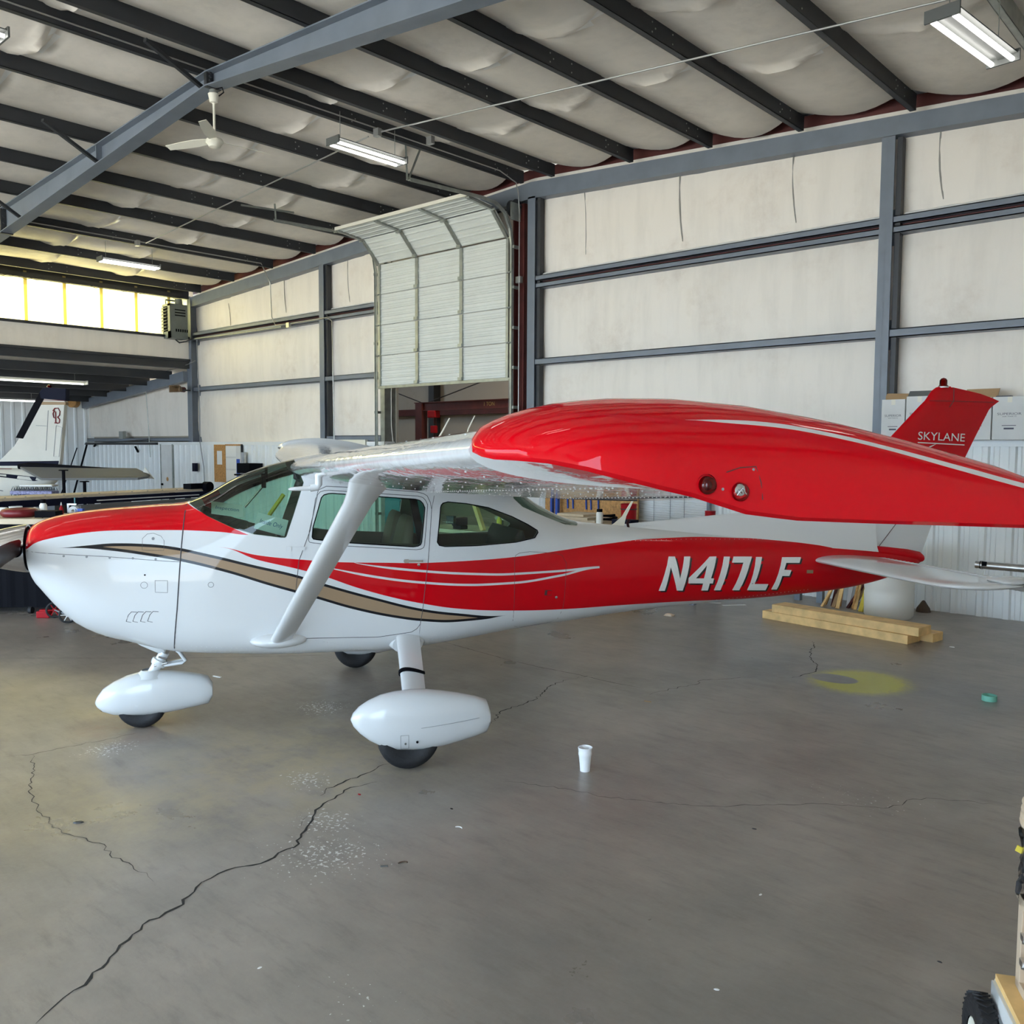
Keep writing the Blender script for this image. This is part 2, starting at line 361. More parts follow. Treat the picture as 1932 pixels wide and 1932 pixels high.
# ---- back wall: sheeting, insulation, framing
DX0,DX1,DZ=-14.42,-10.78,5.75
mb=MB()
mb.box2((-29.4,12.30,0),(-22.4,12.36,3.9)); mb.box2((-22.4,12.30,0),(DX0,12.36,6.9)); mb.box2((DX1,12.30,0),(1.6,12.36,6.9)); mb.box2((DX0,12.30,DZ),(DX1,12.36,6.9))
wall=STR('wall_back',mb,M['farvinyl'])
COLX=[-22.40,-16.58,-10.43,-4.34,1.45]
def sheet(x0,x1,z0,z1,parent,y=12.22,top=None,seed=0,bul=.05,m='insul',name='insulation_sheet'):
    """a puffy vinyl blanket between framing members, with seams"""
    nx=max(6,int((x1-x0)/.16)); nz=8; rnd=random.Random(seed); vs=[];seams=[x0+ (x1-x0)*k/4+rnd.uniform(-.2,.2) for k in(1,2,3)]
    for j in range(nz+1):
        for i in range(nx+1):
            x=x0+(x1-x0)*i/nx; t=j/nz; zt=min(z1,top(x)) if top else z1; z=z0+(zt-z0)*t
            e=min(1,math.sin(PI*min(max(t,.02),.98))*1.5)
            b=bul*e*(1-.75*max(math.exp(-((x-q)/.07)**2) for q in seams))+rnd.uniform(-.003,.003)
            vs.append((x,y-b,z))
    fs=[(j*(nx+1)+i,j*(nx+1)+i+1,(j+1)*(nx+1)+i+1,(j+1)*(nx+1)+i) for j in range(nz) for i in range(nx)]
    mb=MB().add(vs,fs); return mb.build(name,M[m],parent,smooth=60)
rows=[(2.17,3.55),(3.58,4.90),(5.02,7.0)]
ci=0
for a,b in zip(COLX,COLX[1:]):
    for r,(z0,z1) in enumerate(rows):
        segs=[(a,b)]
        if a==-16.58: segs=[(a,DX0)]
        for x0,x1 in segs:
            if r==2: sheet(x0,x1,z0,z1,wall,top=lambda x:zr(x)-.02 ,seed=ci)
            else: sheet(x0,x1,z0,z1,wall,seed=ci)
            ci+=1
sheet(-10.78,-10.43,2.17,6.6,wall,seed=90); sheet(DX0,DX1,DZ,6.6,wall,seed=91,bul=.02)
sheet(-29.3,-22.4,2.35,3.99,wall,top=lambda x:3.97-.075*(-22.4-x),seed=77)
M['seamgrey']=mat('seam_shadow_grey',(.30,.285,.26),.8)  # plain dark grey of the wall vinyl seams
for px,ya,yb,r_ in((1100,340,480,.010),(1283,310,455,.016),(1497,280,420,.012),(1775,240,375,.013),(430,572,620,.008),(535,520,590,.008),(655,490,570,.008)):
    q0=at(px,ya,1,12.16); q1=at(px+4,yb,1,12.16); mb=MB()
    mb.tube([V(q0.x+(q1.x-q0.x)*t+.03*math.sin(t*PI)*(-1 if px%2 else 1),12.175,q0.z+(q1.z-q0.z)*t) for t in (0,.15,.3,.45,.6,.75,.9,1)],[r_*.5,r_,r_*.7,r_,r_*1.1,r_,r_*.9,r_*.4],6); mb.build('seam_fold',M['seamgrey'],wall)
for a,b in((-10.28,-4.45),(-4.15,1.4),(-16.4,-14.6),(-22.1,-16.7)):
    mb=MB(); mb.tube([V(a+(b-a)*k/40,12.13,5.095+.006*math.sin(k*2.1)) for k in range(41)],.022,8); mb.build('insulation_lip',M['boxwhite'],wall,smooth=60)
# the white strip above the end rafter, then the red steel
mb=MB()
for a,b in((-22.4,XR),(XR,1.5)):
    mb.add([(a,12.1,zr(a)-.02),(b,12.1,zr(b)-.02),(b,12.1,zr(b)+.10),(a,12.1,zr(a)+.10)],[(0,1,2,3)])
mb.build('insulation_strip',M['insul'],wall)
mb=MB()
for a,b in((-22.4,XR),(XR,1.5)): mb.beam((a,12.13,zr(a)+.17),(b,12.13,zr(b)+.17),.08,.16)
STR('roof_edge_beam',mb,M['redsteel'])
# lower liner of ribbed metal, 0.9 m panels
def liner_mesh(w=.9,h=2.14):
    pr=[]; x=0
    for c in(.15,.45,.75):
        pr+=[(x,0),(c-.05,0),(c-.028,-.026),(c+.028,-.026),(c+.05,0)]
        for q in(.09,.15): pr+=[(c+q-.008,0),(c+q,-.006),(c+q+.008,0)]
        x=c+.17
    pr.append((w-.004,0)); pr=sorted(set(pr))
    n=len(pr); vs=[(x,y,0) for x,y in pr]+[(x,y,h) for x,y in pr]
    return MB().add(vs,[(i,i+1,i+1+n,i+n) for i in range(n-1)]).mesh('panel',M['liner'],None)
LM=liner_mesh()
x=-29.3
while x<1.4:
    if not (x+.9>DX0 and x<DX1): mkobj('panel',LM,wall,loc=(x,12.02,0.0))
    elif x<DX0: pass
    x+=.9
mb=MB(); mb.box2((-15.2,12.02,0),(DX0,12.06,2.14)); mb.box2((DX1,12.02,0),(-10.0,12.06,2.14)); mb.build('filler_panel',M['liner'],wall)
mb=MB()
for a,b in((-29.3,DX0),(DX1,1.5)): mb.box2((a,11.97,2.14),(b,12.25,2.18)); mb.box2((a,11.97,2.10),(b,12.0,2.14))
STR('trim_1',mb,M['liner'])
# girts, columns, end rafter
def cee(x0,x1,y0,y1,z0,z1,m):
    mb=MB(); t=.012
    mb.box2((x0,y0,z0),(x1,y0+t,z1)); mb.box2((x0,y0,z1-t),(x1,y1,z1)); mb.box2((x0,y0,z0),(x1,y1,z0+t)); return mb
for a,b in zip(COLX,COLX[1:]):
    segs=[(a+.09,b-.09)]
    if a==-16.58: segs=[(a+.09,DX0-.14)]
    for x0,x1 in segs:
        STR('wall_beam',cee(x0,x1,12.0,12.22,3.515,3.625,0),M['steel'])
        STR('wall_beam',cee(x0,x1,12.0,12.22,4.975,5.065,0),M['steel'])
        STR('wall_beam',cee(x0,x1,12.01,12.24,4.85,4.935,0),M['steel'])
        mb=MB(); mb.box2((x0,12.12,4.93),(x1,12.14,4.98)); STR('wall_beam',mb,M['redsteel'])
STR('wall_beam',cee(-16.45,DX0-.14,12.0,12.22,2.18,2.31,0),M['steel'])
STR('wall_beam',cee(-29.1,-22.6,12.0,12.22,2.20,2.30,0),M['steel'])
def wcol(x,y,z0,z1,w=.17,d=.22,m='steel'):
    mb=MB(); mb.box2((x-w/2,y,z0),(x+w/2,y+.014,z1)); mb.box2((x-w/2,y+d-.014,z0),(x+w/2,y+d,z1)); mb.box2((x-.006,y,z0),(x+.006,y+d,z1)); return mb
for c in COLX[1:]: STR('steel_column',wcol(c,11.985,0 if c==1.45 else 2.18,zr(c)-.25),M['steel'])
for c in COLX[1:4]:
    mb=MB(); mb.box2((c+.10,12.03,2.2),(c+.165,12.14,zr(c)-.27)); STR('column_web_beam',mb,M['purlin'])  # dark strip put in for the shaded recess beside the column flange
STR('steel_column',wcol(-22.42,11.95,2.18,6.0,w=.24,d=.26),M['steel'])
def ibeam(pts,w,tf=.014,depthA=None,m='steel'):
    """I section along X at y; pts: list (x,ztop,zbot)"""
mb=MB()
def isect(mb,y,pts,w,tf=.016,tw=.01):
    for (x0,t0,b0),(x1,t1,b1) in zip(pts,pts[1:]):
        for zt0,zt1,zb0,zb1,hw in((t0,t1,t0-tf,t1-tf,w/2),(b0+tf,b1+tf,b0,b1,w/2),(t0,t1,b0,b1,tw/2)):
            vs=[(x0,y-hw,zb0),(x0,y+hw,zb0),(x0,y+hw,zt0),(x0,y-hw,zt0),(x1,y-hw,zb1),(x1,y+hw,zb1),(x1,y+hw,zt1),(x1,y-hw,zt1)]
            mb.add(vs,[(3,2,1,0),(4,5,6,7),(0,1,5,4),(1,2,6,5),(2,3,7,6),(3,0,4,7)])
# end wall rafter: solid faced channel
mb=MB()
for a,b,da,db in((-22.4,XR,.25,.28),(XR,1.5,.28,.20)):
    for y0,y1,t,bm in((11.985,11.999,0,0),): pass
    vs=[]
    for x,dd in((a,da),(b,db)):
        vs+=[(x,11.985,zr(x)-dd),(x,12.2,zr(x)-dd),(x,12.2,zr(x)),(x,11.985,zr(x))]
    mb.add(vs,[(3,2,1,0),(4,5,6,7),(0,1,5,4),(1,2,6,5),(2,3,7,6),(3,0,4,7)])
STR('end_wall_roof_beam',mb,M['steel'])
# main frame at Y=5.96
for x0,x1,zb0,zb1 in((-22.4,-17.6,5.42,5.84),(-17.6,XR,5.84,6.5),(XR,1.5,6.5,5.35)):
    mb=MB(); isect(mb,5.96,[(x0,zr(x0),zb0),(x1,zr(x1),zb1)],.21); STR('main_roof_beam',mb,M['steel'])
def plate(x,z0,z1,y=5.96,w=.2,t=.03):
    mb=MB(); mb.box2((x-t,y-w/2,z0),(x+t,y+w/2,z1))
    for k in range(4): mb.lathe((x-t-.0,y-.055,z0+(z1-z0)*(k+.6)/4.2),(-1,0,0),[(0,.018),(.03,.018),(.031,0)],8); mb.lathe((x+t,y-.055,z0+(z1-z0)*(k+.6)/4.2),(1,0,0),[(0,.018),(.03,.018),(.031,0)],8)
    return mb
STR('splice_plate_beam',plate(XR,6.49,6.69),M['purlin']); STR('splice_plate_beam',plate(-17.6,5.82,6.3),M['purlin'])
mb=MB(); mb.box2((-13.65,5.87,6.22),(-13.63,5.96,6.5)); STR('stiffener_beam',mb,M['steel'])
# flange braces
for xk,zb in((-10.6,6.5),(-13.64,6.21),(-16.75,5.93)):
    mb=MB(); mb.beam((xk,5.9,zb+.03),(xk+.36,5.0,zr(xk)+.03),.045,.045); STR('brace_beam',mb,M['purlin'])
# purlins
PX=[-21.72,-20.1,-18.4,-16.72,-15.2,-13.6,-12.0,-10.6,-9.9,-8.3,-6.9,-5.5,-4.03,-2.48,-1.0,.5]
for i,x in enumerate(PX):
    mb=MB(); z=zr(x); w=.075
    mb.box2((x-w/2,-7.9,z),(x-w/2+.006,11.93,z+.2)); mb.box2((x-w/2,-7.9,z),(x+w/2,11.93,z+.006)); mb.box2((x-w/2,-7.9,z+.194),(x+w/2,11.93,z+.2)); mb.box2((x+w/2-.006,-7.9,z),(x+w/2,11.93,z+.2))
    STR('roof_beam',mb,M['galv'] if x==-2.48 else M['purlin'])
    if i<14:
        mb=MB()
        for y in (2.6,2.9,3.3,8.2,8.6,11.2,11.5): mb.lathe((x+w/2,y,z+.05),(1,0,0),[(0,.011),(.005,.008),(.006,0)],6); mb.lathe((x+w/2,y,z+.15),(1,0,0),[(0,.011),(.005,.008),(.006,0)],6)
        for y in (8.2,11.2): mb.lathe((x+w/2,y+.06,z+.1),(1,0,0),[(0,.011),(.005,.008),(.006,0)],6)
        o=mb.build('bolt_heads',M['galv']); o['kind']='structure'
# ceiling insulation: one sagging blanket strip per purlin bay
ceil=empty('ceiling',(0,0,0),kind='structure')
mb=MB(); mb.add([(-22.5,-8,zr(-22.5)+.3),(XR,-8,zr(XR)+.3),(XR,12.35,zr(XR)+.3),(-22.5,12.35,zr(-22.5)+.3)],[(0,1,2,3)]); mb.add([(XR,-8,zr(XR)+.3),(2.2,-8,zr(2.2)+.3),(2.2,12.35,zr(2.2)+.3),(XR,12.35,zr(XR)+.3)],[(0,1,2,3)])
mb.build('roof_sheet',M['liner'],ceil)
M['seamtape']=mat('vinyl_seam_tape',(.86,.84,.80),.35,coat=.3)  # whiter colour painting in the bright creases along the ceiling seams
edges=[-22.4]+PX+[1.5]
rnd=random.Random(11)
seamY=[-6.6,-4.8,-3.0,-1.2,.6,2.4,4.2,7.6,9.4]
for a,b in zip(edges,edges[1:]):
    nx=10;ny=270;vs=[];ph=[rnd.uniform(-.25,.25) for _ in seamY]; sg=.13 if b-a>1 else .05
    y1=11.72
    for j in range(ny+1):
        y=-7.9+(y1+7.9)*j/ny
        for i in range(nx+1):
            t=i/nx; x=a+(b-a)*t
            sag=sg*math.sin(PI*t)*(1+.22*math.sin(y*1.3+a*2)+.12*math.sin(y*3.1+a*5))
            wr=0
            for k,(sy,p) in enumerate(zip(seamY,ph)):
                c=sy+p+.18*math.sin(PI*t)   # seams bow where the blanket sags
                wr+= -.075*math.exp(-((y-c)/.05)**2)*math.sin(PI*t)**.5 + .045*math.exp(-((y-c-.15)/.06)**2)*math.sin(PI*t)**.7
            yy=y+(.18*math.sin(PI*t) if j==ny else 0)
            vs.append((x,yy,(zr(x)+.205)-sag+wr))
    fs=[(j*(nx+1)+i,j*(nx+1)+i+1,(j+1)*(nx+1)+i+1,(j+1)*(nx+1)+i) for j in range(ny) for i in range(nx)]
    o=MB().add(vs,fs).build('insulation_sheet',[M['ceil'],M['seamtape']],ceil,smooth=60)
    for f in o.data.polygons:
        c=f.center; t=(c.x-a)/(b-a)
        for sy,p in zip(seamY,ph):
            if -.03<c.y-(sy+p+.18*math.sin(PI*t))-.12<.045 and (hash((round(sy),round(a)))%3): f.material_index=1
# ---- lean-to on the left: header wall, clerestory, low roof
mb=MB(); mb.box2((-22.55,-8,4.36),(-22.42,12.0,4.90)); hw=STR('wall_left_upper',mb,M['insul'])
mb=MB(); mb.box2((-22.5,-8,4.89),(-22.36,12.0,4.95)); mb.beam((-22.36,-8,4.93),(-22.36,11.9,4.93),.05,.04); STR('trim_2',mb,M['purlin'])
win=empty('window_1',(0,0,0),kind='structure')
y=-7.7
while y<11.9:
    mb=MB(); mb.add([(-22.46,y,4.94),(-22.46,min(y+.86,11.95),4.94),(-22.46,min(y+.86,11.95),5.99),(-22.46,y,5.99)],[(0,1,2,3)]); mb.build('pane',M['fibre'],win)
    y+=.87
mb=MB()
y=-7.7
while y<11.9: mb.box2((-22.455,y-.035,4.94),(-22.445,y+.035,6.1)); y+=.87
mb.build('mullion',M['fibre'],win)
mb=MB(); mb.box2((-22.55,-8,5.93),(-22.33,11.93,6.04)); 
for k in range(60):
    yy=random.uniform(2,11.8); mb.tube([(-22.32,yy,5.94+random.uniform(-.03,.04)),(-22.29,yy+.15,5.92+random.uniform(-.05,.04)),(-22.31,yy+.35,5.96+random.uniform(-.03,.03))],.006,4)
mb.box2((-22.55,-8,6.0),(-22.46,12.0,6.32)); STR('trim_3',mb,M['purlin'])
mb=MB(); mb.box2((-22.58,-8,4.12),(-22.40,11.95,4.36)); mb.box2((-22.56,-8,4.30),(-22.34,11.95,4.36)); STR('header_beam',mb,M['purlin'])
zl=lambda x:4.05-.085*(-22.4-x)
for x in(-23.3,-24.6,-25.9,-27.2,-28.5):
    mb=MB(); mb.box2((x-.04,-8,zl(x)-.1),(x+.04,11.9,zl(x)+.12)); STR('roof_beam',mb,M['purlin'])
mb=MB(); mb.add([(-22.5,-8,zl(-22.5)+.14),(-22.5,12.3,zl(-22.5)+.14),(-29.4,12.3,zl(-29.4)+.14),(-29.4,-8,zl(-29.4)+.14)],[(0,1,2,3)])
mb.build('insulation_sheet',M['ceil'],ceil)
mb=MB(); mb.beam((-22.5,11.9,zl(-22.5)-.12),(-29.0,11.9,zl(-29.0)-.12),.16,.26); STR('end_wall_roof_beam',mb,M['steel'])
# left wall, ribbed
def ribwall(x,y0,y1,z1):
    mb=MB(); y=y0; pr=[]
    while y<y1: pr+=[(x,y),(x,y+.17),(x+.03,y+.20),(x+.03,y+.26),(x,y+.29)]; y+=.3048
    n=len(pr); return mb.add([(a,b,0) for a,b in pr]+[(a,b,z1) for a,b in pr],[(i,i+1,i+1+n,i+n) for i in range(n-1)])
STR('wall_left',ribwall(-29.3,-8,12.36,3.75),M['liner'])
# right side: header above the open hangar doorway the daylight comes through
mb=MB(); mb.box2((1.5,-8,5.0),(1.6,12.3,6.4)); mb.box2((1.5,-2.2,0),(1.6,12.3,5.0)); STR('wall_right',mb,M['insul'])  # unseen wall, closed here to keep bright sky out of the aircraft's reflections
mb=MB(); mb.box2((-3.0,-8.1,0),(1.6,-8,6.4)); mb.box2((-22.5,-8.1,5.0),(-3.0,-8,6.8)); mb.box2((-29.4,-8.1,0),(-22.4,-8,4.4)); STR('wall_front',mb,M['insul'])  # unseen wall, its solid parts and opening shaped to balance the daylight
# ---- the room beyond the rolling door
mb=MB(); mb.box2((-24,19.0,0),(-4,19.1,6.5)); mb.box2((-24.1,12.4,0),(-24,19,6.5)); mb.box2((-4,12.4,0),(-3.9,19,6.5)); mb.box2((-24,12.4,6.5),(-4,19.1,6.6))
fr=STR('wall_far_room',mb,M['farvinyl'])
mb=MB()
for a in(-20.3,-14.6): mb.box2((a-.12,18.7,0),(a+.12,18.98,6.4))
STR('far_room_column',mb,M['purlin'])
mb=MB()
for z in(3.05,4.15): mb.box2((-24,18.75,z),(-4,18.95,z+.2))
STR('far_room_wall_beam',mb,M['redsteel'])
# door jambs (dark red) and track frame
mb=MB(); mb.box2((DX0-.16,12.0,0),(DX0-.02,12.3,DZ+.1)); STR('door_jamb_column',mb,M['galv'])
mb=MB(); mb.box2((DX1+.03,12.0,0),(DX1+.17,12.3,6.35)); mb.box2((DX1+.0,11.9,2.2),(DX1+.03,12.3,6.3)); STR('door_jamb_column',mb,M['redsteel'])
# ================================================================ ROLLING DOOR
dr=empty('sectional_door',(-12.6,11.84,3.28),label='white ribbed sectional overhead door half raised in its steel tracks on the back wall',cat='door')
# section path (local y,z, relative): vertical run, tilt, horizontal
secs=[((0,.03),(0,.64)),((0,.65),(0,1.255)),((0,1.265),(0,1.87)),((0,1.88),(0,2.47)),((-.03,2.49),(-.42,2.90)),((-.46,2.915),(-1.06,2.99))]
for (a,b) in secs:
    a=V(0,*a);b=V(0,*b);d=(b-a);L=d.length;d.normalize();nrm=V(0,-d.z,d.y)
    # ribbed skin
    pr=[];k=0
    while k*.15<L-.02:
        z=k*.15
        pr+=[(z,0),(z+.012,.012),(z+.035,.012),(z+.047,0),(z+.085,0),(z+.09,.005),(z+.10,0)]; k+=1
    pr.append((L,0)); pr=[p for p in pr if p[0]<=L]
    vs=[];n=len(pr)
    for x in(-1.80,1.80): vs+=[V(x,0,0)+a+d*z+nrm*(h-.0) for z,h in pr]
    mb=MB().add(vs,[(i,i+1,i+1+n,i+n) for i in range(n-1)])
    mb.box((a+b)/2-nrm*.02,(3.6,.012,L),Matrix((V(1,0,0),-nrm,d)).transposed())
    sec=mb.build('door_section',M['door'],dr)
    for x in(-.63,.60):
        mb=MB(); mb.beam(V(x,0,0)+a+nrm*.022+d*.01,V(x,0,0)+b+nrm*.022-d*.01,.075,.03,up=nrm)
        mb.box(V(x,0,0)+a+nrm*.045+d*.03,(.10,.05,.06)); mb.build('stile',M['galv'],sec)
    for x in(-1.77,1.77):
        mb=MB(); mb.beam(V(x,0,0)+a+nrm*.022,V(x,0,0)+b+nrm*.022,.06,.035,up=nrm)
        mb.tube([V(x,0,0)+b+nrm*.04,V(x*1.05,0,0)+b+nrm*.04],.018,8); mb.build('stile',M['galv'],sec)
mb=MB(); mb.box((0,-.01,.0),(3.66,.05,.05)); mb.build('bottom_rail',M['galv'],dr)
mb=MB(); mb.box((0,-1.08,3.0),(3.62,.03,.06)); mb.build('top_rail',M['cream'],dr)
for sx in(-1,1):
    x=sx*1.86; mb=MB()
    path=[(x,-.03,-3.25),(x,-.03,2.35),(x,-.08,2.62),(x,-.22,2.85),(x,-.45,2.97),(x,-.8,2.99),(x,-2.40,2.93)]
    for p,q in zip(path,path[1:]):
        mb.beam(p,q,.055,.012,up=(0,-1,.3) if abs(p[1]-q[1])<abs(p[2]-q[2]) else (0,0,1))
        p2=(p[0]+sx*.03,p[1],p[2]);q2=(q[0]+sx*.03,q[1],q[2])
        mb.beam(p2,q2,.008,.06,up=(0,-1,.3) if abs(p[1]-q[1])<abs(p[2]-q[2]) else (0,0,1))
    for z in(-2.6,-1.9,-1.2,-.5,.2,.9,1.6,2.3): mb.box((x+sx*.05,.03,z),(.05,.14,.05))
    mb.build('track',M['galv'],dr)
# hangers for the horizontal tracks
def perf(a,b,parent): MB().beam(a,b,.035,.006).beam(a,b,.006,.035).build('hanger',M['galv'],parent)
R=Vector((12.6,-11.84,-3.28))
for pts in (((-10.8,9.45,6.22),(-10.8,9.42,6.84)),((-10.8,9.47,6.22),(-10.8,9.8,6.92)),((-10.8,9.35,6.80),(-10.8,10.05,6.80))):
    perf(Vector(pts[0])+R,Vector(pts[1])+R,dr)
for pts in (((-14.45,9.4,6.20),(-14.45,9.4,6.50)),((-14.45,9.46,6.20),(-14.45,9.44,6.50)),((-14.45,8.75,6.34),(-14.45,9.85,6.42))):
    perf(Vector(pts[0])+R,Vector(pts[1])+R,dr)
mb=MB(); mb.lathe((1.78,.05,2.98),(1,0,0),[(0,.02),(0,.13),(.02,.15),(.06,.13),(.12,.13),(.14,.15),(.15,.02)],20); mb.tube([(-1.9,.1,3.0),(1.98,.1,3.0)],.018,8); mb.build('cable_drum',M['purlin'],dr)
mb=MB(); mb.box((1.93,.0,2.9),(.02,.25,.3)); mb.box((-1.93,.0,2.9),(.02,.25,.3)); mb.build('bearing_plate',M['galv'],dr)
mb=MB(); mb.tube([(1.83,-.05,-3.2),(1.83,-.05,.0)],.004,5); mb.build('lift_cable',M['grey'],dr)
# ================================================================ LAMPS, FAN, HEATER, CONDUIT
def lamp(name,a,b,tubes,label,on=True,mt='lamp',up=.55,shade='fixture'):
    a=V(*a);b=V(*b);c=(a+b)/2;d=(b-a).normalized();s=V(-d.y,d.x,0).normalized()
    e=empty('strip_light',c,label=label,cat='lamp',group='fluorescent strip lights under the roof')
    L=(b-a).length; A=-d*L/2;B=d*L/2
    mb=MB(); mb.beam(A,B,.24,.012)
    pass
    mb.beam(A,B,.08,.05)
    for E_ in(A,B): mb.box(E_-V(0,0,.02),(.28,.02,.10),Matrix.Rotation(math.atan2(s.y,s.x),3,'Z'))
    mb.build('reflector',M[shade],e)
    for q in ([-.085,.085] if tubes==2 else [0]):
        MB().tube([A*.96+s*q-V(0,0,.055),B*.96+s*q-V(0,0,.055)],.02,10).build('tube',M[mt],e)
    for E_ in(A*.8,B*.8): MB().tube([E_,E_+V(0,0,up)],.004,5).build('chain',M['galv'],e)
    return e
lamp('a',(-2.42,7.75,5.55),(-2.28,9.0,5.55),2,'two-tube fluorescent light at the top right corner of the roof',up=.6)
lamp('b',at(628,262,2,6.25),at(757,303,2,6.25),2,'bright two-tube fluorescent light hanging beside the raised overhead door track',up=.4)
lamp('c',at(188,486,2,5.9),at(298,503,2,5.9),2,'two-tube fluorescent light hanging near the yellow clerestory panels',up=.35)
lamp('d',(-24.0,7.2,3.72),(-24.0,9.9,3.72),1,'long cream strip light under the low lean-to roof nearest the header beam',mt='lampoff',up=.2,shade='cream')
lamp('e',(-27.8,7.4,3.4),(-27.8,10.2,3.4),1,'long strip light under the lean-to roof just above the ribbed left wall',mt='lamp',up=.2)
for k,(x,y) in enumerate(((-2.4,1.0),(-2.4,-4.5),(-9.2,.6),(-9.2,-4.5),(-17,1.5))):  # unseen strip lights added behind the view to brighten walls and roof
    lamp('g',(x,y,5.7),(x,y+1.25,5.7),2,['two-tube fluorescent light over the camera side by the right wall','two-tube fluorescent light near the front right corner','two-tube fluorescent light under the ridge on the camera side','two-tube fluorescent light under the ridge near the open hangar doorway','two-tube fluorescent light over the left part of the floor on the camera side'][k],up=.5)
_b=at(7,64,2,6.1); lamp('h',(_b.x,_b.y-1.25,6.1),(_b.x,_b.y,6.1),2,'fluorescent light whose end just shows at the upper left photo edge',up=.4)
# ceiling fan
fan=empty('ceiling_fan',(-10.43,5.96,6.49),label='cream three-blade ceiling fan hanging from the main roof beam at the ridge',cat='fan')
MB().lathe((0,0,0),(0,0,-1),[(0,.0),(.02,.05),(.06,.055)],16).build('junction_box',M['galv'],fan,smooth=40)
MB().lathe((0,0,0),(0,0,-1),[(.05,.045),(.07,.07),(.17,.05),(.18,.022),(.19,.018)],20).build('canopy',M['cream'],fan,smooth=40)
MB().tube([(0,0,-.16),(0,0,-.58)],.016,12).build('downrod',M['cream'],fan,smooth=40)
MB().lathe((0,0,-.56),(0,0,-1),[(0,.0),(0,.02),(.03,.03),(.05,.09),(.07,.105),(.10,.105),(.12,.085),(.15,.07),(.165,.03),(.166,0)],24).build('motor_housing',M['cream'],fan,smooth=40)
def floc(px,py): 
    p=at(px,py,2,5.86)-fan.location; return V(p.x,p.y,0).normalized()
for q in (floc(320,277),floc(512,290),floc(383,228)):
    s=V(-q.y,q.x,0); u=V(0,0,-.63)
    rings=[]
    for t,w in((.08,.04),(.16,.055),(.3,.065),(.5,.06),(.72,.045)):
        c=q*t+u+V(0,0,-.02*t); tw=.30
        rings.append([c-s*w-V(0,0,w*tw),c+s*w+V(0,0,w*tw),c+s*w+V(0,0,w*tw+.006),c-s*w-V(0,0,w*tw-.006)])
    MB().loft(rings).build('fan_blade',M['cream'],fan)
MB().tube([(.05,0,-.02),(.13,.04,-.01),(.15,.05,-.07),(.07,.03,-.10)],.008,6).build('wire',M['black'],fan)
# unit heater
X0=at(354,605,1,11.75).x; Y0=at(322,605,0,X0).y; hx=.62; hy=11.75-Y0; zt=at(322,572,0,X0).z; zb=at(322,637,0,X0).z; hz=zt-zb
ht=empty('unit_heater',(X0-hx/2,Y0+hy/2,zb),label='grey-green louvred unit heater hung in the upper left corner',cat='heater')
mb=MB(); mb.box2((-hx/2,-hy/2+.01,0),(hx/2,hy/2,hz)); mb.box2((-hx/2,-hy/2-.02,0),(hx/2,-hy/2+.01,.17)); mb.box2((-hx/2,-hy/2-.02,hz-.06),(hx/2,-hy/2+.01,hz)); mb.box2((-hx/2,-hy/2-.02,0),(-hx/2+.05,-hy/2+.01,hz)); mb.box2((hx/2-.12,-hy/2-.02,0),(hx/2,-hy/2+.01,hz))
hb=mb.build('casing',M['heater'],ht)
mb=MB(); mb.box2((-hx/2+.05,-hy/2+.0,.17),(hx/2-.12,-hy/2+.008,hz-.06)); mb.build('coil',M['black'],hb)
for k in range(8):
    z=.21+k*(hz-.31)/7
    mb=MB(); mb.box((-.035,-hy/2-.03,z),(hx-.19,.07,.012),Matrix.Rotation(.5,3,'X')); mb.build('louvre',M['fixture'],ht)
for k in range(3):
    mb=MB(); mb.box2((hx/2,-hy/2+.12,hz-.16-k*.07),(hx/2+.012,hy/2-.06,hz-.135-k*.07)); mb.build('slot',M['black'],hb)
mb=MB()
for k in range(6): mb.box2((hx/2,-.1+k*.06,.17),(hx/2+.01,-.07+k*.06,.24))
mb.build('nameplate_slots',M['black'],hb)
mb=MB(); mb.tube([(0,-.2,hz),(0,-.2,hz+.12),(0,.25,hz+.12),(0,.25,hz)],.02,8); mb.lathe((.1,.1,hz),(0,0,1),[(0,.09),(.16,.09),(.16,0)],14); mb.tube([(0,-.1,hz),(0,-.1,hz+.30)],.008,6); mb.build('bracket',M['heater'],ht)
# pipes under it
mb=MB(); mb.tube([(0,.05,-.0),(0,.15,-.07),(.25,.22,-.05),(.5,.24,.0)],.018,8); mb.build('gas_pipe',M['purlin'],ht)
def thing(name,label,cat,mb,m,group=None,smooth=None,bevel=None):
    o=mb.build(name,m,None,smooth,label=label,cat=cat,bevel=bevel)
    if group: o['group']=group
    return o
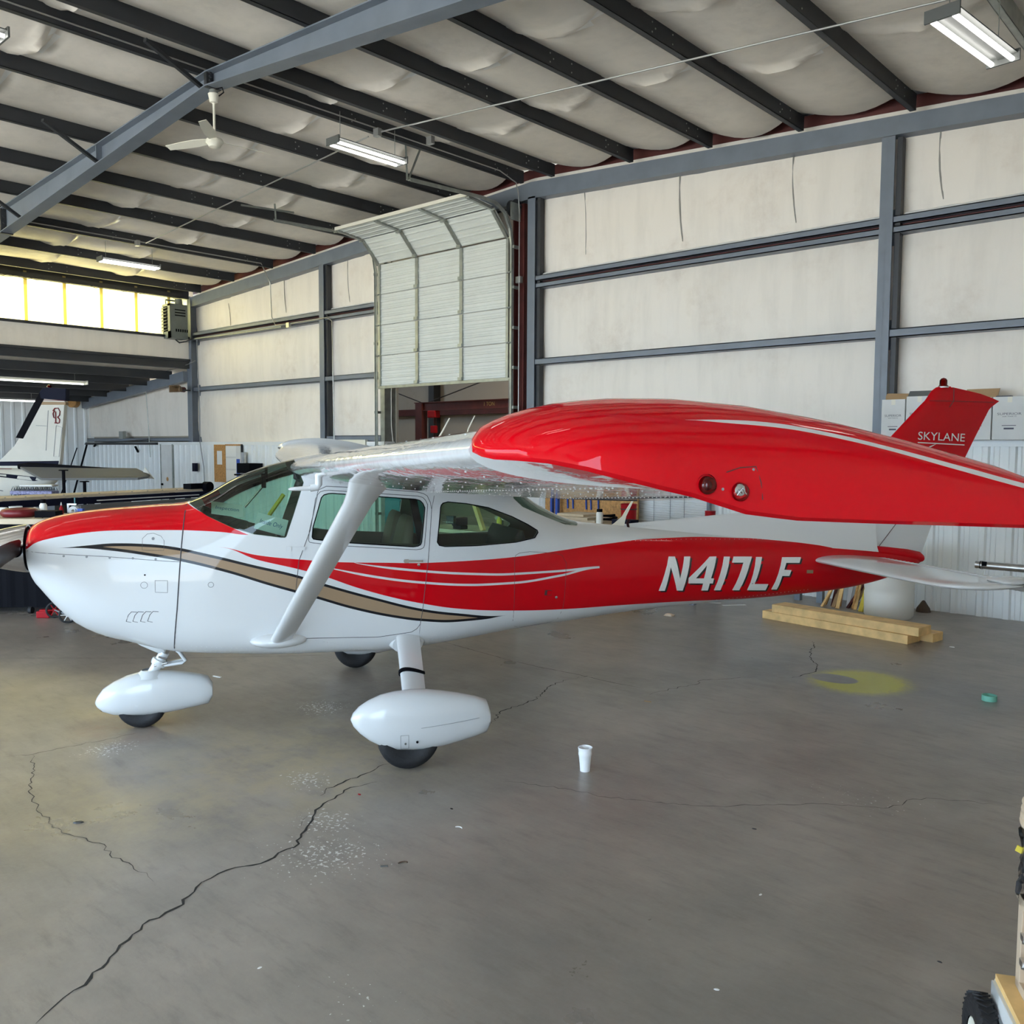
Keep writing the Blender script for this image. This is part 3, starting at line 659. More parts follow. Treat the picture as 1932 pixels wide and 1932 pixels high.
# conduits
def pipe(label,pts,r=.011,m='conduit',name='conduit',cat='conduit',boxes=()):
    mb=MB(); mb.tube(pts,r,8)
    for b in boxes: mb.box(b,(.11,.07,.11))
    return thing(name,label,cat,mb,M[m],smooth=50)
rp=lambda x,y,z0=-.02: V(x,y,zr(x)+z0)
pipe('long bare conduit crossing under the roof beams towards the top right lamp',[rp(x,9.08-(-2.2-x)*.055) for x in(-2.0,-3.2,-4.6,-6,-7.6,-9.0,-10.1)]+[rp(-10.45,8.63)],.012,boxes=[rp(-10.48,8.6,-.03),rp(-10.1,9.3,-.03)])
pipe('bare conduit crossing under the left roof beams from behind the middle lamp',[rp(x,8.62+(-11.3-x)*.02) for x in(-10.7,-12,-13.5,-15,-16.6,-18.1)],.011,boxes=[rp(-18.15,8.6,-.04)])
pipe('conduit clipped along the dark roof beam at the ridge and down beside the door post',[V(-10.548,y,zr(-10.5)+.06) for y in(-2,1,4,7,10,11.3)]+[V(-10.58,11.75,6.64),V(-10.66,11.9,6.5),V(-10.66,11.93,6.2),V(-10.66,11.93,5.0),V(-10.66,11.93,1.0)],.011,boxes=[V(-10.66,11.93,5.02)])
pipe('conduit along a dark left roof beam bending down the wall to a box',[V(-18.348,y,zr(-18.4)+.06) for y in(2,5,8,10.5,11.6)]+[V(-18.5,11.85,6.05),V(-18.5,11.93,5.9),V(-18.45,11.93,5.1),V(-18.30,11.93,4.9),V(-17.8,11.93,4.88),V(-16.3,11.93,4.89),V(-16.12,11.93,4.8),V(-16.1,11.93,3.8),V(-16.08,11.93,2.2)],.013,boxes=[V(-17.75,11.92,4.85)])
pipe('thin white cable drooping down the wall left of the horn column',[V(-24.75,11.85,3.9),V(-24.74,11.9,3.0),V(-24.7,11.93,1.75)],.012,m='galv',name='cable',cat='cable')
pipe('grey cable hanging down the wall right of the horn column to an outlet',[V(-21.95,11.93,4.85),V(-21.93,11.93,4.1),V(-21.85,11.92,3.0),V(-21.9,11.93,2.2),V(-21.72,11.93,1.5),V(-21.7,11.93,1.1)],.012,m='grey',name='cable',cat='cable')
pipe('grey conduit run along the upper wall beam from the heater corner',[V(-22.0,11.9,4.86),V(-20,11.9,4.84),V(-18,11.9,4.83)],.022,m='galv')
pipe('conduit on the lean-to roof beam climbing to the horn column',[V(-26.9,11.75,3.78),V(-24.9,11.75,3.95),V(-23.4,11.8,4.10),V(-22.3,11.85,4.22),V(-22.0,11.9,4.3)],.012)
# horn loudspeaker
hp=V(-22.35,11.6,3.56)
hs=empty('horn_speaker',hp,label='brown rectangular horn loudspeaker on the corner column',cat='speaker')
mb=MB()
R0=Matrix.Rotation(.4,3,'Z')
r1=[R0@V(a,-.16,b) for a,b in((-.17,-.09),(.17,-.09),(.17,.09),(-.17,.09))]; r2=[R0@V(a,.12,b) for a,b in((-.04,-.04),(.04,-.04),(.04,.04),(-.04,.04))]; r0=[R0@V(a*.86,-.155,b) for a,b in((-.17,-.075),(.17,-.075),(.17,.075),(-.17,.075))]; ri=[R0@V(a*.3,.05,b*.3) for a,b in((-.17,-.09),(.17,-.09),(.17,.09),(-.17,.09))]
mb.loft([ri,r0,r1,r2]); mb.build('bell',M['brassbrown'],hs)
MB().lathe(R0@V(0,.08,0),R0@V(0,1,0),[(0,.0),(0,.07),(.14,.07),(.14,0)],14).build('driver',M['redsteel'],hs)
MB().box((0,.2,-.02),(.05,.25,.04)).build('bracket',M['purlin'],hs)
# brown round thing at the lean-to beam end
thing('coiled_hose','round brown coil at the low end of the lean-to wall beam','coil',MB().lathe((-28.9,11.6,3.42),(.6,-1,0),[(0,.0),(0,.07),(0,.17),(.2,.17),(.2,.0)],20),M['osb'],smooth=40)
# ================================================================ THE AIRCRAFT (local: x aft, y to the far wing, z up; origin on the floor at the main axle)
ac=empty('light_aircraft',(-5.433,4.422,0),math.radians(59.1),label='red and white high-wing single-engine aircraft with a tan stripe parked across the hangar',cat='aircraft')
# s, zb, zc, zt, w, n_low, n_up
SECT=[(-2.42,1.21,1.33,1.455,.15,2,2),(-2.41,1.16,1.33,1.485,.21,2,2),(-2.38,1.09,1.32,1.51,.275,2,2.1),
(-2.33,1.03,1.30,1.535,.325,2.1,2.2),(-2.25,.93,1.25,1.56,.37,2.2,2.3),(-2.12,.80,1.18,1.585,.41,2.3,2.4),
(-1.95,.71,1.12,1.605,.445,2.5,2.5),(-1.75,.655,1.08,1.62,.475,2.8,2.6),(-1.55,.60,1.06,1.635,.50,3.2,2.7),
(-1.40,.58,1.05,1.645,.515,3.6,2.8),(-1.25,.57,1.05,1.705,.525,4,2.9),(-1.05,.56,1.05,1.82,.53,4.5,3),
(-.85,.545,1.05,1.90,.535,4.5,3.1),(-.65,.535,1.05,1.955,.54,4.5,3.3),(-.4,.53,1.05,2.0,.54,4.5,3.6),
(0,.52,1.05,2.01,.54,4.5,3.6),(.35,.535,1.05,1.99,.53,4.2,3.6),(.7,.57,1.05,1.92,.50,3.8,3.4),
(1.0,.60,1.05,1.80,.46,3.4,3),(1.3,.62,1.05,1.60,.42,3.1,2.6),(1.6,.64,1.04,1.465,.38,2.9,2.3),(1.9,.665,1.04,1.42,.35,2.7,2.1),
(2.4,.695,1.03,1.37,.30,2.5,2.1),(3.0,.715,1.01,1.31,.24,2.3,2.1),(3.6,.735,1.00,1.26,.185,2.2,2.1),
(4.2,.765,.99,1.205,.13,2.1,2.1),(4.6,.815,.99,1.165,.095,2,2),(4.9,.885,1.0,1.13,.07,2,2),(5.08,.95,1.01,1.10,.05,2,2),(5.16,.985,1.025,1.075,.03,2,2)]
def sect(s):
    import bisect
    k=[r[0] for r in SECT]; i=max(0,min(len(k)-2,bisect.bisect(k,s)-1))
    a=SECT[i];b=SECT[i+1];p0=SECT[max(i-1,0)];p3=SECT[min(i+2,len(k)-1)]
    h=b[0]-a[0];t=max(0.,min(1.,(s-a[0])/h));out=[]
    for j in range(1,7):
        m1=(b[j]-p0[j])/(b[0]-p0[0]) if b[0]!=p0[0] else 0
        m2=(p3[j]-a[j])/(p3[0]-a[0])
        # monotone limiting
        d=(b[j]-a[j])/h
        if d==0: m1=m2=0
        else:
            m1=max(min(m1/d,3),0)*d; m2=max(min(m2/d,3),0)*d
        out.append((2*t**3-3*t*t+1)*a[j]+(t**3-2*t*t+t)*h*m1+(-2*t**3+3*t*t)*b[j]+(t**3-t*t)*h*m2)
    return out
def halfw(s,z):
    zb,zc,zt,w,nl,nu=sect(s)
    t=(z-zc)/(zt-zc) if z>zc else (zc-z)/(zc-zb)
    n=nu if z>zc else nl
    t=min(max(t,0),1)
    return w*(1-t**n)**(1/n)
def ring(s,n=56,off=0.0):
    zb,zc,zt,w,nl,nu=sect(s); zb+=off; zt-=off; w=max(.01,w-off); P=[]
    for k in range(n):
        a=2*PI*k/n; c,q=math.cos(a),math.sin(a); e=nu if q>0 else nl; h=(zt-zc) if q>0 else (zc-zb)
        P.append((s,math.copysign(abs(c)**(2/e),c)*w,zc+math.copysign(abs(q)**(2/e),q)*h))
    return P
def stations(a,b,n): return [a+(b-a)*k/n for k in range(n+1)]
st=[-2.42,-2.415,-2.405,-2.39,-2.37,-2.34,-2.30,-2.25,-2.19]+stations(-2.12,5.0,110)+[5.05,5.09,5.13,5.16]
outer=MB().loft([ring(s) for s in st])
inner=MB().loft([ring(s,56,.035) for s in stations(-1.28,2.0,60)])
inner_g=MB().loft([ring(s,56,.008) for s in stations(-1.9,2.4,70)])
def tmp(mb): 
    o=bpy.data.objects.new('tmp',mb.mesh('tmp',[],None)); COL.objects.link(o); return o
def boolean(base,ops):
    """base mesh object, ops = [(type, tool object)] -> new mesh"""
    for t,b in ops:
        m=base.modifiers.new('b','BOOLEAN'); m.operation=t; m.object=b; m.solver='EXACT'
    dg=bpy.context.evaluated_depsgraph_get(); dg.update()
    return bpy.data.meshes.new_from_object(base.evaluated_get(dg))
DOORWIN=[(-0.528,1.417),(-0.521,1.487),(-0.458,1.694),(-0.44,1.713),(-0.41,1.722),(-0.381,1.724),(0.215,1.676),(.25,1.666),(0.270,1.645),(0.284,1.613),(0.255,1.362),(.247,1.343),(0.228,1.334),(0.194,1.33),(-0.347,1.378),(-0.498,1.400),(-.52,1.405)]
REARWIN=[(0.374,1.358),(0.404,1.611),(.41,1.63),(0.423,1.643),(0.462,1.652),(0.609,1.636),(0.784,1.602),(0.98,1.529),(1.114,1.464),(1.195,1.415),(1.199,1.400),(1.167,1.361),(1.003,1.334),(0.679,1.321),(0.432,1.324),(0.389,1.334)]
WSH=[(-1.358,1.650),(-1.226,1.569),(-1.059,1.490),(-.919,1.445),(-.741,1.419),(-.712,1.418),(-.702,1.428),(-.575,1.80),(-.62,1.93),(-.66,2.3),(-1.6,2.3)]
RGW=[(1.015,1.664),(1.085,1.598),(1.30,1.51),(1.481,1.443),(1.60,1.427),(1.63,1.44),(1.64,1.6),(1.5,2.3),(1.0,2.3)]
def pris(poly,y0,y1): return MB().prism([(s,y0,z) for s,z in poly],(0,y1-y0,0))
t_in=tmp(inner); t_ing=tmp(inner_g)
cut=[tmp(pris(DOORWIN,-.8,.8)),tmp(pris(REARWIN,-.8,.8)),tmp(pris(WSH,-.8,.8)),tmp(pris(RGW,-.8,.8))]
# ---- paint: stripes are curves of height against station, in the aircraft's own coordinates
TU=[(-2.196,1.37),(-1.997,1.385),(-1.827,1.397),(-1.645,1.391),(-1.492,1.376),(-1.235,1.319),(-.922,1.232),(-.637,1.154),(-.487,1.099),(-.068,.963),(.264,.868),(.525,.82),(.93,.771)]
TL=[(-2.196,1.37),(-2.046,1.369),(-1.846,1.349),(-1.644,1.318),(-1.41,1.273),(-1.133,1.196),(-.818,1.085),(-.544,.995),(-.213,.883),(.075,.810),(.265,.776),(.528,.752),(.767,.755),(.93,.771)]
RL_=[(-1.2,1.365),(-.89,1.266),(-.611,1.191),(-.461,1.143),(-.212,1.046),(.075,.955),(.264,.908),(.524,.856),(1.011,.804),(1.445,.781),(1.929,.775),(2.512,.765),(3.199,.742),(3.6,.733),(3.75,.68),(3.9,.5),(4.2,.32)]
RU_=[(-1.2,1.365),(-.889,1.299),(-.595,1.261),(-.342,1.236),(-.039,1.222),(.297,1.209),(.678,1.212),(1.004,1.223),(1.381,1.252),(1.865,1.286),(2.23,1.306),(2.526,1.306),(3.192,1.277),(3.768,1.243),(4.449,1.184),(4.7,1.25),(5.3,1.25)]
SA_=[(-.304,1.244),(-.195,1.218),(.28,1.147),(.678,1.108),(.968,1.092),(1.395,1.094),(1.731,1.106)]
SB_=[(-.527,1.225),(-.438,1.203),(-.067,1.117),(.28,1.062),(.678,1.026),(.969,1.023),(1.376,1.057),(1.731,1.106)]
CT_=[(-2.42,1.35),(-2.349,1.391),(-2.301,1.413),(-2.251,1.427),(-2.152,1.447),(-1.952,1.473),(-1.75,1.480),(-1.393,1.478),(-1.129,1.464),(-.961,1.443)]
CU_=[(-1.41,2.6),(-1.375,1.650),(-1.233,1.577),(-1.093,1.507),(-.961,1.443)]
def paintmat(name,layers):
    m=mat(name,WHITE,.32,coat=.5,spec=.05); n=NT(m); col=WHITE
    for fn,c in layers: col=n.mix(fn(n),col,c)
    n.L(col,n.p.inputs['Base Color']); n.bump(n.noise(5,2),.03,.02)
    return m
def between(n,lo,hi,x0,x1,inset=0.0,v=None):
    z=n.z if v is None else v
    a=n.math('GREATER_THAN',z,n.math('ADD',lo,inset)); b=n.math('LESS_THAN',z,n.math('SUBTRACT',hi,inset))
    c=n.math('GREATER_THAN',n.x,x0); d=n.math('LESS_THAN',n.x,x1)
    return n.math('MULTIPLY',n.math('MULTIPLY',a,b),n.math('MULTIPLY',c,d))
def l_cowl(n): return between(n,n.curve(n.x,CT_),n.curve(n.x,CU_,False),-3,-.961)
def l_red(n): return between(n,n.curve(n.x,RL_),n.curve(n.x,RU_),-1.2,5.4)
def l_line(P,x0,x1,w):
    def f(n):
        c=n.curve(n.x,P); t=n.math('MINIMUM',n.rng(n.x,x0,x0+.35),1.0); ww=n.math('MULTIPLY',t,w)
        return between(n,n.math('SUBTRACT',c,ww),n.math('ADD',c,ww),x0,x1)
    return f
def l_tip(n):  # where the two white lines meet in a point
    a=n.rng(n.x,1.50,1.731,.014,0.0); c=n.curve(n.x,SA_); return between(n,n.math('SUBTRACT',c,n.math('MULTIPLY',a,1.6)),n.math('ADD',c,.004),1.45,1.731)
def l_black(n): return between(n,n.curve(n.x,TL),n.curve(n.x,TU),-2.196,.93)
def l_tan(n): return between(n,n.curve(n.x,TL),n.curve(n.x,TU),-2.0,.93,.019)
M['hull']=paintmat('fuselage_paint',[(l_cowl,RED),(l_red,RED),(l_line(SA_,-.304,1.731,.0085),WHITE),(l_line(SB_,-.527,1.731,.0085),WHITE),(l_black,(.012,.012,.015)),(l_tan,(.34,.235,.145))])
ob=tmp(outer); bm=bmesh.new(); bm.from_mesh(ob.data); OB=BVHTree.FromBMesh(bm); bm.free(); ob.data.polygons.foreach_set('use_smooth',[True]*len(ob.data.polygons))
hull=boolean(ob,[('DIFFERENCE',t_in)]+[('DIFFERENCE',c) for c in cut])
hull.materials.clear(); hull.materials.append(M['hull']); M['cabin']=mat('cabin_lining',(.16,.14,.10),.7); hull.materials.append(M['cabin'])
for p in hull.polygons:
    c=p.center; p.material_index=0; p.use_smooth=True
    if -1.29<c.x<2.01:
        zb,zc,zt,w_,nl,nu=sect(c.x)
        if p.normal.y*c.y+p.normal.z*(c.z-zc)<0 and abs(p.normal.x)<.9 and (abs(c.y)<halfw(c.x,c.z)-.02 or c.z<zb+.05): p.material_index=1
        if abs(p.normal.x)>.9 and (c.x<-1.2 or c.x>1.95) and c.z>0 : p.material_index=1
hull.set_sharp_from_angle(angle=math.radians(32))
fus=mkobj('fuselage',hull,ac)
def glass(poly,y0,y1,name,parent):
    a=tmp(pris(poly,y0,y1)); g=tmp(outer); me=boolean(g,[('INTERSECT',a)])
    me.materials.clear(); me.materials.append(M['glass'])
    bm=bmesh.new(); bm.from_mesh(me); bmesh.ops.delete(bm,geom=[f for f in bm.faces if OB.find_nearest(f.calc_center_median())[3]>.0009 or abs(f.normal.dot(OB.find_nearest(f.calc_center_median())[1]))<.9],context='FACES'); bm.to_mesh(me); bm.free()
    for p in me.polygons: p.use_smooth=True
    me.set_sharp_from_angle(angle=math.radians(32)); bpy.data.objects.remove(a); bpy.data.objects.remove(g)
    return mkobj(name,me,parent)
glass(WSH,-.8,.8,'windshield',ac); glass(RGW,-.8,.8,'rear_window',ac)
for y0,y1 in((-.8,-.05),(.05,.8)): glass(DOORWIN,y0,y1,'side_window',ac); glass(REARWIN,y0,y1,'side_window',ac)
# projection onto the hull skin
bm=bmesh.new(); bm.from_mesh(ob.data); BVH=BVHTree.FromBMesh(bm); bm.free()
def onhull(s,z,off=.001,side=-1):
    h=BVH.ray_cast(V(s,side*1.5,z),V(0,-side,0)); 
    if h[0] is None: return V(s,side*.03,z)
    return h[0]+V(0,side,0)*off
def hullline(pts,r=.0022,name='seam',closed=False,parent=fus,m='darkline',side=-1,step=.04):
    if closed: pts=pts+[pts[0]]
    Q=[]
    for a,b in zip(pts,pts[1:]):
        n=max(1,int(math.dist(a,b)/step))
        for k in range(n): Q.append((a[0]+(b[0]-a[0])*k/n,a[1]+(b[1]-a[1])*k/n))
    Q.append(pts[-1]); mb=MB(); P=[onhull(s,z,0,side) for s,z in Q]; mb.tube(P,r,5); return mb.build(name,M[m],parent)
M['seamred']=mat('seam_shadow',(.07,.03,.03),.6)  # dark reddish tone of the aircraft's panel seams
hullline([(-1.375,1.64),(-1.39,1.469),(-1.407,1.268),(-1.433,.943),(-1.464,.655),(-1.466,.61)],.0042,'cowl_seam')
hullline([(-2.39,1.345),(-2.145,1.328),(-1.879,1.311),(-1.543,1.278),(-1.41,1.268)],.0018,'cowl_seam')
DOORL=[(-.622,1.253),(-.538,1.473),(-.50,1.68),(-.476,1.749),(-.42,1.774),(-.1,1.757),(.233,1.728),(.28,1.715),(.306,1.699),(.328,1.65),(.335,1.60),(.322,1.45),(.304,1.222),(.259,.843),(.245,.754),(.22,.72),(.181,.697),(-.066,.674),(-.573,.695),(-.64,.71),(-.662,.75),(-.65,1.0)]
door=hullline(DOORL,.0022,'cabin_door_seam',True)
hullline([(s+(.025 if s<-.3 else -.0)*-1+(.022 if s>.1 else 0),z+(.022 if z>1.55 else -.022)) for s,z in DOORWIN],.0022,'window_surround_seam',True)
hullline([(s,z) for s,z in DOORWIN],.004,'window_seal',True,m='black'); hullline(REARWIN,.004,'window_seal',True,m='black')
BAG=[(.99,.80),(.99,1.204),(1.0,1.235),(1.031,1.250),(1.12,1.257),(1.34,1.235),(1.40,1.215),(1.434,1.158),(1.418,.80),(1.40,.70),(1.35,.665),(1.1,.64),(1.03,.66),(.995,.72)]
hullline(BAG,.0016,'baggage_door_seam',True,m='seamred')
hullline([(.335,1.60),(.36,1.7)],.0016); hullline([(.245,.754),(.24,.60)],.0016)
# small cowl features
def hullpatch(poly,name,m,parent=fus,off=.003,side=-1,th=.004):
    P=[onhull(s,z,off,side) for s,z in poly]; mb=MB(); n=len(P)
    c=sum(P,V(0,0,0))/n; mb.add(P+[p-V(0,side*-1,0)*-0 for p in P],[tuple(range(n))]); return MB().prism(P,(0,-side*th,0)).build(name,M[m],parent)
def circ(s,z,r,n=14): return [(s+r*math.cos(2*PI*k/n),z+r*math.sin(2*PI*k/n)) for k in range(n)]
for s,z in((-2.144,1.317),(-2.0,1.311),(-1.855,1.303),(-1.709,1.297),(-1.564,1.289)): hullpatch(circ(s,z,.008,8),'fastener','grey')
hullpatch(circ(-1.581,1.425,.010,8),'fastener','grey'); hullpatch(circ(-1.634,1.184,.006,8),'fastener','black')
def outline(poly,name='inspection_panel',r=.0013): return hullline(poly,r,name,True,step=.02)
outline([(-1.57,1.145),(-1.49,1.143),(-1.492,1.06),(-1.57,1.065)]); outline(circ(-1.64,1.115,.022,12)+[]); outline(circ(-1.211,1.106,.018,14))
outline([(-1.65,1.425),(-1.62,1.455),(-1.58,1.46),(-1.53,1.44),(-1.51,1.41),(-1.512,1.345),(-1.65,1.35)])
for s in(-1.735,-1.692,-1.643,-1.597):
    hullline([(s-.028,.865),(s-.012,.91),(s+.01,.934),(s+.045,.931)],.0022,'cowl_louvre'); hullline([(s-.028,.865),(s+.004,.858)],.0015,'cowl_louvre')
# door handle, latch, lock
MB().box(onhull(.19,1.228,.012),(.14,.012,.014),Matrix.Rotation(.03,3,'Y')).box(onhull(.14,1.228,.006),(.03,.02,.028)).build('door_handle',M['chrome'],ac,label='chrome door handle')
MB().lathe(onhull(.232,1.198,.0),(0,-1,0),[(0,.011),(.006,.011),(.007,0)],10).build('door_lock',M['chrome'],ac)
hullpatch([(1.25,.95),(1.31,.945),(1.305,.905),(1.245,.91)],'baggage_latch','seamred'); hullpatch([(1.27,.944),(1.308,.942),(1.303,.909),(1.266,.911)],'baggage_latch','red',off=.006)
MB().lathe(onhull(1.349,.887,.0),(0,-1,0),[(0,.011),(.006,.011),(.007,0)],10).build('baggage_lock',M['chrome'],ac)
MB().box(onhull(-.689,1.341,.004),(.035,.008,.035)).box(onhull(-.62,1.341,.004),(.09,.008,.025)).build('door_hinge',M['white'],ac)
hullpatch([(3.80,.985),(3.87,.98),(3.87,.95),(3.80,.955)],'data_plate','tan')
# rivets: rows of small heads joined as one part
mb=MB()
def rivets(pts,gap=.032,r=.0032):
    for a,b in zip(pts,pts[1:]):
        n=max(1,int(math.dist(a,b)/gap))
        for k in range(n):
            s=a[0]+(b[0]-a[0])*k/n;z=a[1]+(b[1]-a[1])*k/n; p=onhull(s,z,0); mb.lathe(p,(0,-1,.1),[(-.001,r),(.0016,r*.75),(.0022,0)],5)
rivets([(-1.42,.64),(-.9,.59),(0,.57),(.9,.62),(1.9,.68),(3.6,.735)]); rivets([(-1.35,.67),(-.95,.63)]); rivets([(.32,.62),(.9,.66),(.96,.68)])
for s in(.345,.375): rivets([(s,1.25),(s,1.33)]); rivets([(s,.62),(s,.75)])
rivets([(.42,1.68),(.9,1.60),(1.2,1.46),(1.3,1.36)],.03); rivets([(.42,1.30),(.9,1.30),(1.15,1.32)],.03); rivets([(.36,1.3),(.39,1.7)],.03); rivets([(.34,1.72),(.95,1.69)],.028)
rivets([(-.45,.66),(-.3,.62),(-.15,.59)],.025); rivets([(.6,.72),(.62,.6)]); rivets([(1.2,1.29),(1.6,1.32),(1.95,1.32)],.04)
rivets([(1.9,1.30),(2.6,1.29),(3.4,1.26),(4.3,1.19)],.05,.0028); rivets([(2.3,.74),(3.0,.755),(3.9,.80)],.04)
o=mb.build('rivets',M['white'],fus); o['kind']='stuff'
# ---- registration letters
GL=[[(2.287,.881),(2.38,1.163),(2.441,1.16),(2.484,.974),(2.53,1.156),(2.592,1.154),(2.523,.869),(2.464,.873),(2.393,1.075),(2.347,.878)],
[(2.569,.929),(2.568,.976),(2.784,1.145),(2.853,1.143),(2.792,.961),(2.822,.959),(2.815,.915),(2.783,.917),(2.776,.854),(2.708,.858),(2.716,.921)],
[(2.928,1.139),(2.99,1.136),(2.905,.849),(2.837,.853)],
[(3.026,1.135),(3.217,1.127),(3.188,1.069),(3.102,.837),(3.027,.842),(3.121,1.08),(3.003,1.085)],
[(3.258,1.122),(3.322,1.12),(3.249,.886),(3.397,.878),(3.385,.819),(3.185,.832)],
[(3.534,1.109),(3.74,1.101),(3.717,1.052),(3.574,1.058),(3.551,.999),(3.63,.992),(3.61,.94),(3.534,.944),(3.505,.819),(3.443,.823)]]
HOLE=[(2.749,1.074),(2.641,.969),(2.721,.964)]
reg=empty('registration_mark',(0,0,0)); reg.parent=ac
from mathutils.geometry import tessellate_polygon
def glyph(poly,hole,name,m,dx,dz,off,side):
    P=[V(x,z,0) for x,z in poly]; loops=[P]+([[V(x,z,0) for x,z in hole]] if hole else [])
    tris=tessellate_polygon(loops); flat=[q for l in loops for q in l]; 
    bm=bmesh.new(); vs=[bm.verts.new(q) for q in flat]
    for t in tris:
        try: bm.faces.new([vs[i] for i in t])
        except ValueError: pass
    bmesh.ops.subdivide_edges(bm,edges=bm.edges[:],cuts=3,use_grid_fill=True)
    for v in bm.verts: v.co=onhull(v.co.x+dx,v.co.y+dz,off,side)
    me=bpy.data.meshes.new(name); bm.to_mesh(me); bm.free(); me.materials.append(M[m]); return mkobj(name,me,reg)
for i,g in enumerate(GL):
    h=HOLE if i==1 else None
    glyph(g,h,'letter_shadow','inkb',.018,-.014,.0015,-1); glyph(g,h,'letter','inkw',0,0,.003,-1)
# ---- wings
def foil(n=26,t=.12,m=.02,p=.4):
    X=[.5*(1-math.cos(PI*k/n)) for k in range(n+1)]; U=[];Lo=[]
    for x in X:
        yt=5*t*(.2969*math.sqrt(x)-.126*x-.3516*x*x+.2843*x**3-.1036*x**4)
        yc=m/p**2*(2*p*x-x*x) if x<p else m/(1-p)**2*((1-2*p)+2*p*x-x*x)
        U.append((x,yc+yt));Lo.append((x,yc-yt))
    return U[::-1]+Lo[1:-1]
def wsec(y,le,te,zle,zte,t=.12,n=26):
    c=te-le; return [(le+c*x,y,zle+(zte-zle)*x+c*z) for x,z in foil(n,t)]
WS=[(.30,-.66,1.05,1.905,1.695),(.55,-.66,1.05,1.905,1.695),(2.6,-.66,1.05,1.965,1.775),(4.93,-.50,.86,2.045,1.93)]
M['wingpaint']=mat('wing_paint',WHITE,.22,coat=1,coatr=.015)
n=NT(M['wingpaint']); mp=n.nt.nodes.new('ShaderNodeMapping'); mp.inputs['Scale'].default_value=(5,1.6,1); n.L(n.tc.outputs['Object'],mp.inputs[0])
n.bump(n.noise(3.5,3,vec=mp.outputs[0]),.22,.02)
bn=n.nt.nodes[-1]; n.L(bn.outputs[0],n.p.inputs['Coat Normal'])
def mkwing(sg):
    rings=[]
    for (y0,*a),(y1,*b) in zip(WS,WS[1:]):
        k=10 if y1-y0>1 else 2
        for i in range(k):
            t=i/k; rings.append(wsec(sg*(y0+(y1-y0)*t),*[p+(q-p)*t for p,q in zip(a,b)]))
    rings.append(wsec(sg*WS[-1][0],*WS[-1][1:]))
    o=MB().loft(rings).build('wing',M['wingpaint'],ac,smooth=40)
    # flap and aileron gaps, strips on the lower skin
    def low(s,y):
        y_=abs(y); 
        for (ya,*a),(yb,*b) in zip(WS,WS[1:]):
            if ya<=y_<=yb:
                t=(y_-ya)/(yb-ya); le,te,zl,zt=[p+(q-p)*t for p,q in zip(a,b)]; x=(s-le)/(te-le); x=min(max(x,.001),.999)
                yt=.6*(.2969*math.sqrt(x)-.126*x-.3516*x*x+.2843*x**3-.1036*x**4); yc=.02/.16*(.8*x-x*x) if x<.4 else .02/.36*(.2+.8*x-x*x)
                return V(s,y,zl+(zt-zl)*x+(te-le)*(yc-yt)), V(s,y,zl+(zt-zl)*x+(te-le)*(yc+yt))
    for s0 in(.66,):
        MB().tube([low(s0,sg*y)[0]-V(0,0,.001) for y in(.6,1.5,2.6)]+[low(s0-.05,sg*4.7)[0]],.004,5).build('flap_gap',M['darkline'],o)
    MB().tube([low(s,sg*2.62)[0] for s in(.66,.8,1.0)],.004,5).build('flap_gap',M['darkline'],o)
    mb=MB()
    for y in(.75,1.2,1.65,2.1,2.5,2.95,3.4,3.85,4.3,4.7):
        for k in range(22):
            s=-.45+k*.05; p=low(s,sg*y)
            if p: mb.lathe(p[0],(0,0,-1),[(-.001,.0035),(.0016,.0026),(.0022,0)],5); mb.lathe(p[1],(0,0,1),[(-.001,.0035),(.0012,.0026),(.0016,0)],5)
    for s in(-.1,.62):
        for k in range(110):
            y=.7+k*.038; p=low(s,sg*y); 
            if p: mb.lathe(p[0],(0,0,-1),[(-.001,.0035),(.0016,.0026),(.0022,0)],5)
    q=mb.build('rivets',M['white'],o); q['kind']='stuff'
    return o,low
wl,LOW=mkwing(-1); wr,_=mkwing(1)
